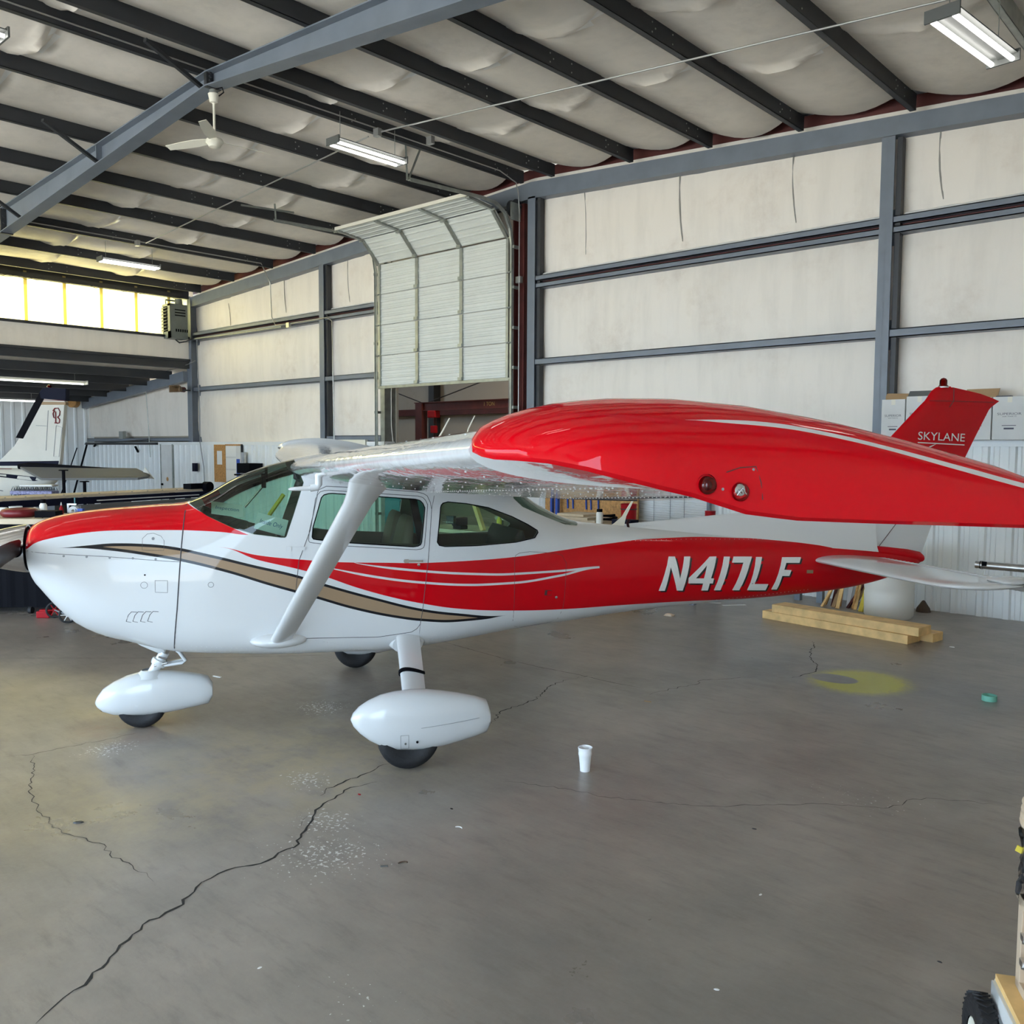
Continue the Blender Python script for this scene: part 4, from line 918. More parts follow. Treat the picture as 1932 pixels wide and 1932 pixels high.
# drooped tips: airfoil at the seam bulging out to a lower edge
TIPU=[(-.12,2.111),(-.026,2.113),(.111,2.108),(.225,2.091),(.37,2.06),(.574,2.01),(.79,1.961),(.949,1.942)]
TIPL=[(-.125,2.111),(-.026,2.106),(.111,2.097),(.225,2.080),(.37,2.048),(.574,1.995),(.791,1.946),(.95,1.922)]
M['tip']=mat('tip_paint',RED,.35,coat=.5,coatr=.01,spec=.0); n=NT(M['tip']); 
n.L(n.mix(between(n,n.curve(n.x,TIPL),n.curve(n.x,TIPU),-.12,1.2),RED,WHITE),n.p.inputs['Base Color'])
def mktip(sg):
    base=wsec(-4.92,*WS[-1][1:]); up=sorted([p for p in base[:27]],key=lambda p:p[0]); lo=sorted([base[0]]+list(base[26:]),key=lambda p:p[0])
    def itp(L,s):
        s=min(max(s,L[0][0]),L[-1][0])
        for a,b in zip(L,L[1:]):
            if a[0]<=s<=b[0]: t=(s-a[0])/max(1e-6,b[0]-a[0]); return [a[i]+(b[i]-a[i])*t for i in range(len(a))]
        return list(L[-1])
    zup=[(-.56,2.07),(-.545,2.095),(-.50,2.120),(-.40,2.150),(-.25,2.168),(-.05,2.172),(.15,2.16),(.35,2.132),(.55,2.09),(.75,2.04),(.88,1.998),(.96,1.957),(1.0,1.92)]
    zed=[(-.56,2.050),(-.53,2.036),(-.494,2.035),(-.411,2.027),(-.281,1.991),(-.144,1.961),(-.049,1.930),(.074,1.914),(.267,1.904),(.473,1.895),(.665,1.886),(.85,1.878),(.97,1.885),(1.0,1.905)]
    rings=[]
    ss=[-.56,-.555,-.54,-.515,-.48,-.43,-.37,-.3]+[-.22+.06*k for k in range(19)]+[.90,.94,.97,.99,1.0]
    for s in ss:
        zu=itp(zup,s)[1]; ze=itp(zed,s)[1]; f=math.sqrt(max(0,1-((s-.2)/.765)**4)) if abs(s-.2)<.765 else 0.0
        f=min(1,math.sqrt(max(0,(s+.562)/.25))) if s<.0 else min(1,math.sqrt(max(0.0,(1.002-s)/.22)))
        yo=-5.08-.30*f; yi=-4.90
        ue=itp([(a,c) for a,b_,c in up],s)[1]; le_=itp([(a,c) for a,b_,c in lo],s)[1]
        P=[(s,yi,ue)]
        for k in range(0,13):   # upper skin curling over to the edge
            a=PI/2*k/12; P.append((s,yi-.04-(yi-.04-yo)*math.sin(a)**1.0,ze+(zu-ze)*(math.cos(a)**.85)))
        P.append((s,yo+.012,ze-.008)); P.append((s,yo+.05,ze+.006)); P.append((s,(yo+yi)/2,(ze+le_)/2+.004)); P.append((s,yi,le_))
        fl=max(0,min(1,(.2-s)/.6)); rings.append([(a+.075*fl*max(0,1-(-4.90-b)/.30),sg*-b,c) for a,b,c in P])
    o=MB().loft(rings).build('wing_tip',[M['tip'],M['wingpaint']],ac,smooth=50,label='red drooped wing tip with a white pinstripe')
    for f in o.data.polygons:
        if all(i%18>=15 or i%18==0 for i in f.vertices) and all(i%18!=0 or 1 for i in f.vertices) and f.normal.z<-.2: f.material_index=1
    return o
tl=mktip(-1); tr=mktip(1); tr.data.materials[0]=M['white']; tr['label']='white far wing tip'
bmx=bmesh.new(); bmx.from_mesh(tl.data); TB=BVHTree.FromBMesh(bmx); bmx.free()
def ontip(s,z,off=0):
    h=TB.ray_cast(V(s,-7,z),V(0,1,0)); return (h[0] if h[0] else V(s,-5.35,z))+V(0,-off,0)
# navigation light, strobe and their housing
hp=[]
pn=ontip(-.133,1.980); ps=ontip(-.059,1.966)
cup=MB().lathe(pn+V(0,.012,0),(0,-1,0),[(0,0),(0,.021),(.012,.022)],20).build('light_recess',M['black'],tl)
mb=MB(); mb.lathe(pn,(0,-1,.0),[(-.002,.0185),(.008,.018),(.015,.014),(.019,.008),(.0205,0)],20); mb.build('navigation_light',M['redglass'],tl,smooth=60)
MB().lathe(pn+V(0,.004,0),(0,-1,0),[(0,.012),(.008,.010),(.012,0)],12).build('bulb',M['maroon'],tl,smooth=60)
H_=[(-.155,2.012),(-.13,2.016),(-.095,2.016),(-.092,1.985),(-.092,1.952),(-.13,1.952),(-.165,1.955),(-.185,1.962)]
MB().tube([ontip(a,b,.0005) for a,b in [(-.085,2.005),(-.05,2.014),(-.012,2.016),(-.008,1.985),(-.008,1.95)]],.0012,6).build('lens_cover_seam',M['seamred'],tl)
MB().lathe(ps,(-.1,-1,0),[(-.004,.0195),(.006,.0185),(.013,.014),(.0165,.007),(.0175,0)],20).build('strobe_light',M['clear'],tl,smooth=60,label='clear strobe light')
MB().lathe(ps+V(0,.002,0),(0,-1,0),[(0,.016),(.002,.012),(.004,0)],16).tube([ps+V(-.01,-.006,-.006),ps+V(0,-.009,.008),ps+V(.01,-.006,-.004)],.002,6).build('reflector',M['chrome'],tl,smooth=60)
for a,b in((-.098,1.972),(-.02,2.010)): MB().lathe(ontip(a,b,.0),(0,-1,0),[(0,.003),(.0015,.003),(.002,0)],10).build('screw',M['grey'],tl)
# struts with fairings at both ends
def fairing(a,b,c0,c1,t0,t1,ax=(1,0,0),n=20,k=6,m='white',name='strut',parent=ac,flare=None):
    a=V(*a);b=V(*b);rings=[]; F=foil(n,1.0,0,.4)
    d=(b-a).normalized(); X=(V(*ax)-d*V(*ax).dot(d)).normalized(); Y=d.cross(X)
    for i in range(k+1):
        t=i/k; c=c0+(c1-c0)*t; th=t0+(t1-t0)*t
        if flare: c,th=flare(t,c,th)
        rings.append([a+(b-a)*t+X*((x-.5)*c)+Y*(z*th) for x,z in F])
    return MB().loft(rings).build(name,M[m],parent,smooth=40)
for sg in(-1,1):
    fl=lambda t,c,th:(c*(1+.75*max(0,(t-.86)/.14)**1.6),th*(1+.5*max(0,(t-.88)/.12)**1.6))
    stt=fairing((-.755,sg*.545,.69),(-.381,sg*2.624,1.93),.145,.15,.06,.06,k=22,flare=fl)
    MB().loft([[( -.765+.20*c1*r_, sg*(.50+.10*hh), .69-.0+ .055*s1*r_) for c1,s1 in [(math.cos(2*PI*k/20),math.sin(2*PI*k/20)) for k in range(20)]] for hh,r_ in((-.5,1.0),(.2,.97),(.6,.82),(.85,.6),(1.0,.3),(1.04,.05))]).build('strut_cuff',M['white'],stt,smooth=60)
# pitot tube and outside air vents under the near wing
mb=MB(); mb.tube([(-.60,-2.0,1.93),(-.60,-2.0,1.85),(-.61,-2.0,1.835),(-.645,-2.0,1.83)],.020,12); mb.build('pitot_mast',M['white'],wl,smooth=50)
MB().tube([(-.62,-2.0,1.83),(-.70,-2.0,1.828),(-.745,-2.0,1.826),(-.76,-2.0,1.825)],[.012,.012,.010,.004],10).build('pitot_tube',M['white'],wl,smooth=50)
MB().tube([(-.37,-1.7,1.84),(-.37,-1.7,1.80),(-.385,-1.7,1.785),(-.42,-1.7,1.783)],.008,8).build('vent_tube',M['white'],wl,smooth=50)
# ---- landing gear
PANT=[(-.365,.335,.345,.012),(-.35,.298,.378,.040),(-.31,.250,.418,.066),(-.25,.20,.452,.092),(-.17,.155,.482,.113),(-.08,.128,.497,.125),(.02,.118,.502,.13),(.12,.115,.497,.128),(.22,.125,.482,.118),(.33,.145,.460,.102),(.44,.168,.432,.082),(.515,.188,.405,.066),(.535,.23,.35,.055)]
def pant(name,parent,P,s0,y,sc=1.0,zs=1.0,m='white'):
    rings=[]
    for s,b,t,w_ in P:
        zc=(b+t)/2;h=(t-b)/2*zs; R=[]
        for k in range(28):
            a=2*PI*k/28;c,q=math.cos(a),math.sin(a); e=2.5
            R.append((s0+s*sc,y+math.copysign(abs(c)**(2/e),c)*w_*sc,zc*zs+math.copysign(abs(q)**(2/e),q)*h))
        rings.append(R)
    return MB().loft(rings).build(name,M[m],parent,smooth=50)
def tyre(parent,s,y,r,w_,m='rubber'):
    prof=[(-w_*.35,r*.45),(-w_*.45,r*.6),(-w_*.5,r*.75),(-w_*.42,r*.92),(-w_*.25,r*.985),(0,r),(w_*.25,r*.985),(w_*.42,r*.92),(w_*.5,r*.75),(w_*.45,r*.6),(w_*.35,r*.45)]
    t=MB().lathe((s,y,r),(0,1,0),prof,40,cap=True).build('tyre',M['rubber'],parent,smooth=50); return t
for sg in(-1,1):
    leg=fairing((.165,sg*.42,.70),(.075,sg*1.26,.30),.175,.155,.055,.05,k=8,name='main_gear_leg')
    MB().loft([[(.155+.125*math.cos(2*PI*k/20)*r_,sg*(.36+hh),.665-.45*hh+.075*math.sin(2*PI*k/20)*r_) for k in range(20)] for hh,r_ in((0,1.25),(.09,1.15),(.12,1.0),(.14,.9))]).build('leg_fairing',M['white'],leg,smooth=50)
    wp=pant('wheel_pant',ac,PANT,0,sg*1.37)
    tyre(wp,0.0,sg*1.37,.2,.165)
    MB().lathe((0,sg*1.37,.2),(0,sg,0),[(.05,.06),(.085,.05),(.085,0)],16).build('wheel_hub',M['alu'],wp)
    if sg<0:
        MB().tube([(s,-1.37-.127*(max(0,1-((s-.05)/.55)**2))**.5-.003,.262+.06*(s+.36)) for s in(.06,.15,.25,.35,.45)],.0013,5).build('seam',M['grey'],wp)
        MB().lathe((.035,-1.495,.20),(0,-1,0),[(0,.008),(.004,.008),(.0045,0)],12).build('valve_hole',M['black'],wp)
        MB().tube([(-.07,-1.497,.25),(-.02,-1.499,.25),(-.02,-1.497,.165),(-.07,-1.496,.165),(-.07,-1.497,.25)],.0012,5).lathe((-.04,-1.496,.195),(0,-1,0),[(0,.007),(.002,.007),(.0025,0)],8).build('jack_panel',M['fixture'],wp)
        fairing((.118,-.86,.492),(.115,-.885,.480),.185,.185,.075,.075,k=1,m='black',name='leg_strap',parent=leg)
# nose gear
NP=[(-.385,.19,.21,.01),(-.37,.165,.245,.04),(-.33,.13,.30,.07),(-.26,.105,.345,.095),(-.17,.095,.385,.113),(-.06,.09,.41,.122),(.04,.092,.412,.12),(.14,.10,.402,.11),(.24,.115,.385,.095),(.33,.13,.365,.08),(.39,.14,.345,.068),(.42,.19,.29,.055)]
npn=pant('nose_wheel_pant',ac,[(s,b,t,w_) for s,b,t,w_ in NP],-1.65,0)
tyre(npn,-1.72,0,.175,.15)
MB().lathe((-1.745,-.108,.195),(0,-1,0),[(0,.018),(.006,.017),(.007,0)],14).lathe((-1.70,-.110,.19),(0,-1,0),[(0,.005),(.006,.005),(.007,0)],10).build('cap',M['white'],npn)
MB().tube([(-1.49,0,.68),(-1.585,0,.49)],.026,16).build('nose_strut',M['chrome'],ac,smooth=50)
MB().tube([(-1.56,0,.54),(-1.655,0,.38)],.037,16).lathe((-1.59,0,.485),(-.5,0,-.85),[(0,.0),(0,.055),(.02,.058),(.04,.052),(.045,.0)],16).lathe((-1.66,0,.40),(0,0,1),[(-.03,.11),(0,.085),(.02,.06)],20).build('nose_fork',M['white'],ac,smooth=40)
MB().tube([(-1.535,-.02,.60),(-1.46,-.03,.545),(-1.415,-.03,.475),(-1.44,-.03,.462),(-1.55,-.03,.452),(-1.60,-.02,.445)],.013,8).tube([(-1.535,.03,.60),(-1.46,.03,.545),(-1.415,.03,.475),(-1.55,.03,.452),(-1.60,.02,.445)],.013,8).build('torque_link',M['white'],ac,smooth=50)
MB().tube([(-1.60,-.045,.52),(-1.545,-.045,.50),(-1.54,-.045,.47),(-1.63,-.045,.455)],.008,8).build('steering_rod',M['chrome'],ac,smooth=50)
# lower cowl fairing in front of the strut
MB().loft([[(s,.07*w_*c1,z0+(z1-z0)*q1) for c1,q1 in((-1,1),(-.8,.4),(-.4,.05),(0,0),(.4,.05),(.8,.4),(1,1))] for s,z0,z1,w_ in((-1.83,.68,.72,.2),(-1.72,.60,.72,.9),(-1.62,.545,.72,1),(-1.56,.52,.70,.9),(-1.535,.56,.70,.5))]).build('lower_cowl_fairing',M['white'],fus,smooth=50)
MB().prism([(-.53,.0,.56),(-.46,.0,.56),(-.47,.0,.47),(-.50,.0,.48)],(0,.01,0)).build('drain_mast',M['white'],fus)
# ---- propeller and spinner
sp=MB().lathe((-2.435,0,1.335),(-1,0,0),[(0,.0),(0,.168),(.03,.166),(.10,.154),(.2,.131),(.3,.100),(.38,.070),(.45,.038),(.48,.015),(.485,0)],36).build('spinner',M['chrome'],ac,smooth=40)
MB().lathe((-2.425,0,1.335),(-1,0,0),[(0,.14),(.010,.156),(.012,.0)],30).build('backplate',M['black'],ac)
for k in range(2):
    a=-PI/2+k*PI
    R=Matrix.Rotation(a+PI/2,3,'X'); rings=[]
    for r_,c,th,tw in((.10,.075,.075,.3),(.155,.08,.07,.3),(.19,.11,.065,.5),(.24,.19,.05,.62),(.32,.225,.04,.58),(.5,.215,.03,.45),(.75,.18,.02,.3),(.95,.14,.012,.22),(1.03,.07,.008,.2)):
        P=[]
        for j in range(16):
            t=2*PI*j/16; x=c/2*math.cos(t); y=th/2*math.sin(t); u=PI/2-tw
            P.append(V(-2.485,0,1.335)+R@V(x*math.cos(u)-y*math.sin(u),-r_,x*math.sin(u)+y*math.cos(u)))
        rings.append(P)
    MB().loft(rings).build('propeller_blade',M['blade'],sp,smooth=50)
    MB().tube([V(-2.485,0,1.335)+R@V(0,-.13,0),V(-2.485,0,1.335)+R@V(0,-.168,0)],.046,16).build('blade_collar',M['black'],sp,smooth=50)
# ---- tail
def plate(name,secs,m,parent=ac,n=14,label=None):
    """secs: (z, x_le, x_te, thickness)"""
    prof=(lambda u: .9*max(0.03,(1-u))**.8) if name=='rudder' else (lambda u: .12+.88*math.sin(PI/2*min(1,u*2.2))**.7-(.1*max(0,u-.5)*2))
    rings=[]
    for z,a,b,t in secs:
        R=[]
        for k in range(n+1): u=k/n; R.append((a+(b-a)*u,-t/2*prof(u),z))
        for k in range(n+1): u=1-k/n; R.append((a+(b-a)*u,t/2*prof(u),z))
        rings.append(R)
    return MB().loft(rings).build(name,M[m] if isinstance(m,str) else m,parent,smooth=40,label=label)
def finmat():
    return paintmat('fin_paint',[(lambda n: n.math('GREATER_THAN',n.z,n.math('ADD',1.72,n.math('MULTIPLY',n.math('SUBTRACT',n.x,4.5),.0))),RED)])
M['fin']=finmat()
fin=plate('vertical_fin',[(1.12,4.15,4.67,.05),(1.38,4.27,4.85,.08),(1.62,4.40,4.975,.09),(1.9,4.585,5.12,.08),(2.145,4.753,5.245,.075),(2.459,5.09,5.40,.065),(2.515,5.155,5.44,.062),(2.606,5.223,5.44,.05),(2.642,5.276,5.44,.035),(2.655,5.33,5.44,.015)],'fin')
rud=plate('rudder',[(1.075,4.64,5.18,.05),(1.38,4.852,5.30,.079),(1.9,5.118,5.60,.079),(2.145,5.243,5.735,.074),(2.44,5.39,5.905,.065),(2.47,5.405,5.935,.064),(2.528,5.438,6.027,.06),(2.56,5.438,5.93,.055),(2.594,5.438,5.80,.05),(2.625,5.438,5.62,.04),(2.647,5.438,5.48,.02)],'fin')
for p in([(4.66,1.162),(4.852,1.38)],[(5.40,2.459),(5.445,2.515),(5.442,2.64)]): MB().tube([(a,-.045,b) for a,b in p],.0035,5).build('hinge_gap',M['seamred'],fin)
MB().tube([(5.17,-.037,2.515),(5.44,-.034,2.515),(5.95,-.018,2.515)],.0025,5).build('cap_seam',M['seamred'],fin)
mb=MB()
for k in range(18): mb.lathe((5.2+k*.042,-.034,2.478),(0,-1,0),[(-.001,.004),(.002,.003),(.003,0)],5)
q=mb.build('rivets',M['red'],rud); q['kind']='stuff'
bc=MB().lathe((5.36,0,2.645),(0,0,1),[(0,.045),(.012,.045),(.02,.036),(.065,.034),(.082,.022),(.09,0)],20).build('beacon',M['redglass'],ac,smooth=50,label='red beacon on top of the fin')
MB().lathe((5.36,0,2.65),(0,0,1),[(0,.02),(.06,.02),(.07,0)],12).build('bulb',M['redplastic'],bc)
MB().lathe((5.36,0,2.64),(0,0,1),[(0,.047),(.012,.047),(.014,.0)],20).build('beacon_base',M['white'],bc)
# dorsal fin
rings=[]
for s in stations(2.1,4.62,30):
    zt=sect(s)[2]; zd=1.415+(s-2.1)*.0705; zd=max(zd,zt-.02) if s<2.3 else zd
    hw=.012+.03*min(1,(zd-zt+.03)/.15); b_=.05+.02*min(1,(s-2.1))
    rings.append([(s,-b_-.02,zt-.05),(s,-b_,zt-.01),(s,-hw*.8-.01,zt+(zd-zt)*.35),(s,-hw*.6,zd-.03),(s,-hw*.3,zd-.006),(s,0,zd),(s,hw*.3,zd-.006),(s,hw*.6,zd-.03),(s,hw*.8+.01,zt+(zd-zt)*.35),(s,b_,zt-.01),(s,b_+.02,zt-.05)])
MB().loft(rings).build('dorsal_fin',M['white'],ac,smooth=40)
# model name and swoosh on the fin
MK=empty('fin_lettering',(0,0,0)); MK.parent=ac
xd=V(5.548-5.0,0,2.143-2.158).normalized(); yd=V(.045,0,1).normalized()
put_text('letter','SKYLANE',M['inkw'],MK,(5.325,-.0435,2.180),xd,yd,.54,.075,size=1)
MB().prism([(5.054,-.043,2.128),(5.594,-.043,2.108),(5.594,-.043,2.099),(5.054,-.043,2.119)],(0,.001,0)).build('underline',M['inkw'],MK)
MB().prism([(4.985,-.0475,2.015),(5.048,-.0475,2.044),(5.268,-.0475,2.114),(5.126,-.0475,2.043),(5.09,-.0475,1.99)],(0,.001,0)).build('swoosh',M['inkw'],MK)
# horizontal tail
def hsec(y,a,b,z,t): return [(a+(b-a)*x,y,z+t*zz) for x,zz in foil(14,1.0,0,.4)]
for sg in(-1,1):
    hs=MB().loft([hsec(sg*y,a,b,z,t) for y,a,b,z,t in((.06,3.90,4.62,1.065,.075),(.5,3.885,4.60,1.062,.07),(1.2,3.875,4.575,1.058,.062),(1.5,3.88,4.56,1.056,.056),(1.62,3.91,4.56,1.055,.054),(1.70,3.98,4.56,1.054,.05),(1.76,4.09,4.55,1.053,.046),(1.79,4.18,4.53,1.052,.036),(1.80,4.24,4.50,1.052,.012))]).build('horizontal_stabilizer',M['white'],ac,smooth=45)
    # corrugated elevator, drooped
    th=.33; P=[]; mb=MB(); ny=64
    up=[];lo=[]
    for i in range(ny+1):
        y=.12+1.66*i/ny; c=.46-.10*(y/1.78); cor=.008*(1 if (i//1)%2 else -1)
        x0=4.60+(4.575-4.60)*y/1.78
        up.append([V(x0,sg*y,1.068),V(x0+c*.12*math.cos(th),sg*y,1.068-c*.12*math.sin(th)+cor+.008),V(x0+c*math.cos(th),sg*y,1.06-c*math.sin(th)+.0+cor*.3)])
        lo.append([V(x0+c*math.cos(th),sg*y,1.055-c*math.sin(th)+cor*.3),V(x0+c*.12*math.cos(th),sg*y,1.045-c*.12*math.sin(th)+cor-.008),V(x0,sg*y,1.04)])
    rings=[u+l for u,l in zip(up,lo)]
    el=MB().loft(rings).build('elevator',M['white'],ac)
    MB().loft([hsec(sg*y,a,b,z,t) for y,a,b,z,t in((1.60,4.36,4.72,1.085,.02),(1.62,4.34,4.72,1.085,.05),(1.78,4.34,4.72,1.083,.05),(1.80,4.37,4.70,1.082,.02))]).build('balance_horn',M['white'],el,smooth=45)
# red tail cone behind the stabiliser, tail tie down
MB().loft([[(s,w_*math.cos(2*PI*k/16),z+h*math.sin(2*PI*k/16)) for k in range(16)] for s,w_,z,h in((4.60,.075,1.12,.05),(4.75,.07,1.10,.055),(5.0,.06,1.065,.058),(5.15,.055,1.04,.052),(5.185,.04,1.03,.035),(5.195,.01,1.03,.01))]).build('tail_cone',M['red'],ac,smooth=45)
# antennas
MB().loft([[(a-w_,-.006,z),(a+w_,-.006,z),(a+w_,.006,z),(a-w_,.006,z)] for a,z,w_ in((2.03,1.39,.075),(2.06,1.425,.045),(2.10,1.48,.018),(2.17,1.60,.008),(2.185,1.625,.006))]).build('blade_antenna',M['cream'],ac)
MB().tube([(2.12,-.05,1.385),(2.11,-.05,1.43),(2.125,-.05,1.45)],.012,8).build('vent_stub',M['blade'],ac)
for s,y in((.64,.95),(1.12,1.9)):
    MB().tube([(s,y,2.03 if s<1 else 1.80),(s+.10,y,2.20 if s<1 else 2.25),(s+.165,y,2.32 if s<1 else 2.38)],[.012,.008,.006],8).build('rod_antenna',M['cream'],ac)
for o_ in [t_in,t_ing,ob]+cut: bpy.data.objects.remove(o_)
# ---- cabin: floor, seats, panel, pillars
MB().prism([(-1.20,-.42,.68),(.6,-.42,.68),(1.15,-.26,.68),(1.15,.26,.68),(.6,.42,.68),(-1.20,.42,.68)],(0,0,.03)).build('cabin_floor',M['leatherd'],ac)
mb=MB(); mb.box2((-1.27,-.42,.68),(-1.22,.42,1.40)); mb.loft([[(-1.27,y,1.585-abs(y)*.35),(-.96,y,1.50-abs(y)*.15),(-.90,y,1.44-abs(y)*.15),(-.90,y,1.20),(-1.27,y,1.10)] for y in(-.44,-.3,-.15,0,.15,.3,.44)]); dash=mb.build('instrument_panel',M['leatherd'],ac)
for y in(-.30,-.18,-.06,.08,.2): MB().lathe((-.898,y,1.35),(1,0,0),[(0,.04),(.006,.04),(.006,.034),(.002,.0)],14).build('gauge',M['black'],dash)
for y in(-.25,.25):
    MB().tube([(-.90,y,1.27),(-.72,y,1.27)],.012,8).build('control_column',M['black'],dash)
    MB().tube([(-.72,y-.13,1.36),(-.71,y-.12,1.25),(-.71,y,1.24),(-.71,y+.12,1.25),(-.72,y+.13,1.36)],.013,8).build('control_yoke',M['black'],dash)
def seat(x,y):
    mb=MB(); R=Matrix.Rotation(.16,3,'Y'); mb.loft([[V(x+.16,y,1.0)+R@V(a,b,z) for a,b in rrect(.10*tt,.42*ww,.04*tt)] for z,tt,ww in((-.08,1,1),(.1,1.1,1.02),(.3,1,.98),(.45,.8,.86),(.52,.6,.74),(.55,.25,.6))])
    s_=mb.build('seat_backrest',M['leather'],ac,smooth=50)
    MB().loft([[(x-.12+a,y+b,z) for a,b in rrect(.5*q,.44*q,.06)] for z,q in((.74,.95),(.78,1.0),(.90,1.0),(.93,.94))]).build('seat_cushion',M['leather'],s_,smooth=50)
for y in(-.25,.25): seat(-.05,y)
mb=MB(); R=Matrix.Rotation(.16,3,'Y'); mb.loft([[V(1.0,0,1.0)+R@V(a,b,z) for a,b in rrect(.10*tt,.86*ww,.04*tt)] for z,tt,ww in((-.1,1,1),(.2,1.1,1),(.36,.9,.95),(.42,.4,.9))]); mb.build('rear_seat_back',M['leatherd'],ac,smooth=50)
MB().box2((.62,-.33,.72),(.95,.33,.92)).build('rear_seat_cushion',M['leatherd'],ac)
for sg in(-1,1):
    MB().prism([(-.55,sg*.478,.70),(.36,sg*.465,.72),(.36,sg*.478,1.335),(-.55,sg*.478,1.39)],(0,sg*-.012,0)).prism([(.36,sg*.44,.74),(1.5,sg*.32,.78),(1.3,sg*.33,1.32),(.36,sg*.44,1.325)],(0,sg*-.012,0)).build('side_trim',M['trim'],ac)
MB().loft([[(s,w_*c1,z) for c1,z in((-1,za),(-.9,zb_),(0,zb_+.02),(.9,zb_),(1,za))] for s,w_,za,zb_ in((-.6,.42,1.80,1.86),(.4,.42,1.78,1.84),(1.0,.34,1.62,1.70))],cap=False).build('headliner',M['cabin'],ac)
MB().prism([(.33,-.44,.9),(.40,-.44,.9),(.22,-.40,1.80),(.17,-.40,1.80)],(0,.02,0)).build('shoulder_belt',M['black'],ac)
MB().box((-.84,0,1.80),(.03,.24,.10)).box((-.82,.0,1.86),(.02,.02,.08)).build('rear_view_mirror',M['black'],ac)
MB().tube([(-.98,-.28,1.62),(-.86,-.27,1.76)],.008,6).build('thermometer_probe',M['chrome'],ac)
# things lying inside
def sheetc(name,label,c,xd,yd,w_,h_,txt):
    xd=V(*xd).normalized();yd=V(*yd); yd=(yd-xd*yd.dot(xd)).normalized();n_=xd.cross(yd);c=ac.matrix_basis@V(*c); Rr=Matrix.Rotation(math.radians(59.1),3,'Z'); xd=Rr@xd;yd=Rr@yd;n_=Rr@n_
    P=[c+xd*a*w_/2+yd*b*h_/2 for a,b in((-1,-1),(1,-1),(1,1),(-1,1))]
    o=MB().prism(P,n_*.003).build(name,M['paper'],None,label=label,cat='paper sign')
    put_text('handwriting',txt,M['blueink'],o,c+n_*.0045,xd,yd,w_*.75,h_*.35,size=1,shear=.2)
    put_text('handwriting',txt,M['blueink'],o,c-n_*.0015,-xd,yd,w_*.75,h_*.35,size=1,shear=.2)
M['blueink']=mat('blue_ink',(.05,.12,.30),.6)
bpy.context.view_layer.update()
ac_m=Matrix.Translation(ac.location)@Matrix.Rotation(math.radians(59.1),4,'Z')
ac.matrix_basis=ac_m
sheetc('paper_sign','paler handwritten sheet lying on the dashboard at the nose end of the windshield',(-1.10,-.20,1.60),(1,.1,-.16),(.1,1,.5),.22,.17,'Inspection')
sheetc('card_sign','larger handwritten card propped inside the windshield near the pillar',(-.80,-.36,1.50),(1,.05,-.30),(-.1,.25,1),.22,.12,'Inside Only')
ys=MB().tube([ac_m@V(-.85,-.12,1.45),ac_m@V(-.80,-.13,1.56),ac_m@V(-.70,-.10,1.70)],.016,6); thing('control_lock','yellow control lock strap behind the windshield','lock',ys,M['yellow'])
# ================================================================ THINGS ALONG THE WALLS AND ON THE FLOOR
def cframe(px,py,dep,**k):
    """an empty on the floor-plan spot seen at (px,py,dep), turned so x runs right and y away"""
    p=atd(px,py,dep); return p
RZ=YAW
Rc=Matrix.Rotation(YAW,3,'Z')
def cvec(x,y,z): return Rc@V(x,y,z)
# ---- cartons on the ledge
def carton(name,x0,x1,z1,label,m='boxwhite',text=True,y0=11.80,y1=12.13,z0=2.181,group='white cartons on the wall ledge',ang=0):
    c=V((x0+x1)/2,(y0+y1)/2,z0); w_=x1-x0;d_=y1-y0;h=z1-z0
    e=empty(name,c,ang,label=label,cat='carton',group=group)
    MB().box2((-w_/2,-d_/2,0),(w_/2,d_/2,h)).build('box_body',M[m],e,bevel=.004)
    if text:
        put_text('lettering','SUPERIOR',M['ink'],e,(0,-d_/2-.001,h*.60),(1,0,0),(0,0,1),w_*.72,.028,size=1)
        put_text('lettering','AIR PARTS',M['ink'],e,(0,-d_/2-.001,h*.54),(1,0,0),(0,0,1),w_*.42,.012,size=1)
        MB().box((0,-d_/2-.001,h*.33),(w_*.42,.001,.008)).box((0,-d_/2-.001,h*.26),(w_*.30,.001,.02)).build('printed_label',M['ink'],e)
    MB().box((0,-d_/2-.0008,h*.93),(.05,.001,h*.13)).build('tape',M['cream'],e)
    return e
carton('carton',-4.245,-3.955,2.70,'white parts carton beside the right wall column, brown flap standing up')
carton('carton',-3.94,-3.62,2.73,'white parts carton left of the tail fin with a grey printed top',text=True)
carton('carton',-3.605,-3.32,2.72,'white parts carton mostly hidden behind the red tail fin')
carton('carton',-3.30,-2.955,2.69,'white parts carton whose right part shows behind the fin trailing edge')
carton('carton',-2.94,-2.58,2.69,'white parts carton right of the tail fin with its lettering in full view')
carton('carton',-2.56,-2.22,2.69,'white parts carton at the right edge of the ledge')
def flap(label,pts,m='card',t=.006):
    thing('carton_flap',label,'cardboard',MB().prism(pts,(0,t,0)),M[m])
flap('brown cardboard flap above the leftmost white carton',[(-4.25,11.95,2.70),(-3.95,11.95,2.70),(-3.97,12.0,2.78),(-4.27,12.0,2.79)])
flap('grey printed flap above the second white carton',[(-3.94,11.84,2.73),(-3.62,11.84,2.73),(-3.62,11.86,2.80),(-3.92,11.86,2.80)],'fixture')
flap('large brown cardboard flap rising behind the fin tip',[(-3.28,11.9,2.69),(-2.92,11.9,2.69),(-2.90,11.93,2.80),(-3.27,11.93,2.80)])
thing('envelope','dark folded sheet on top of the carton right of the fin','paper',MB().box((-2.85,11.93,2.70),(.16,.1,.012)),M['ink'])
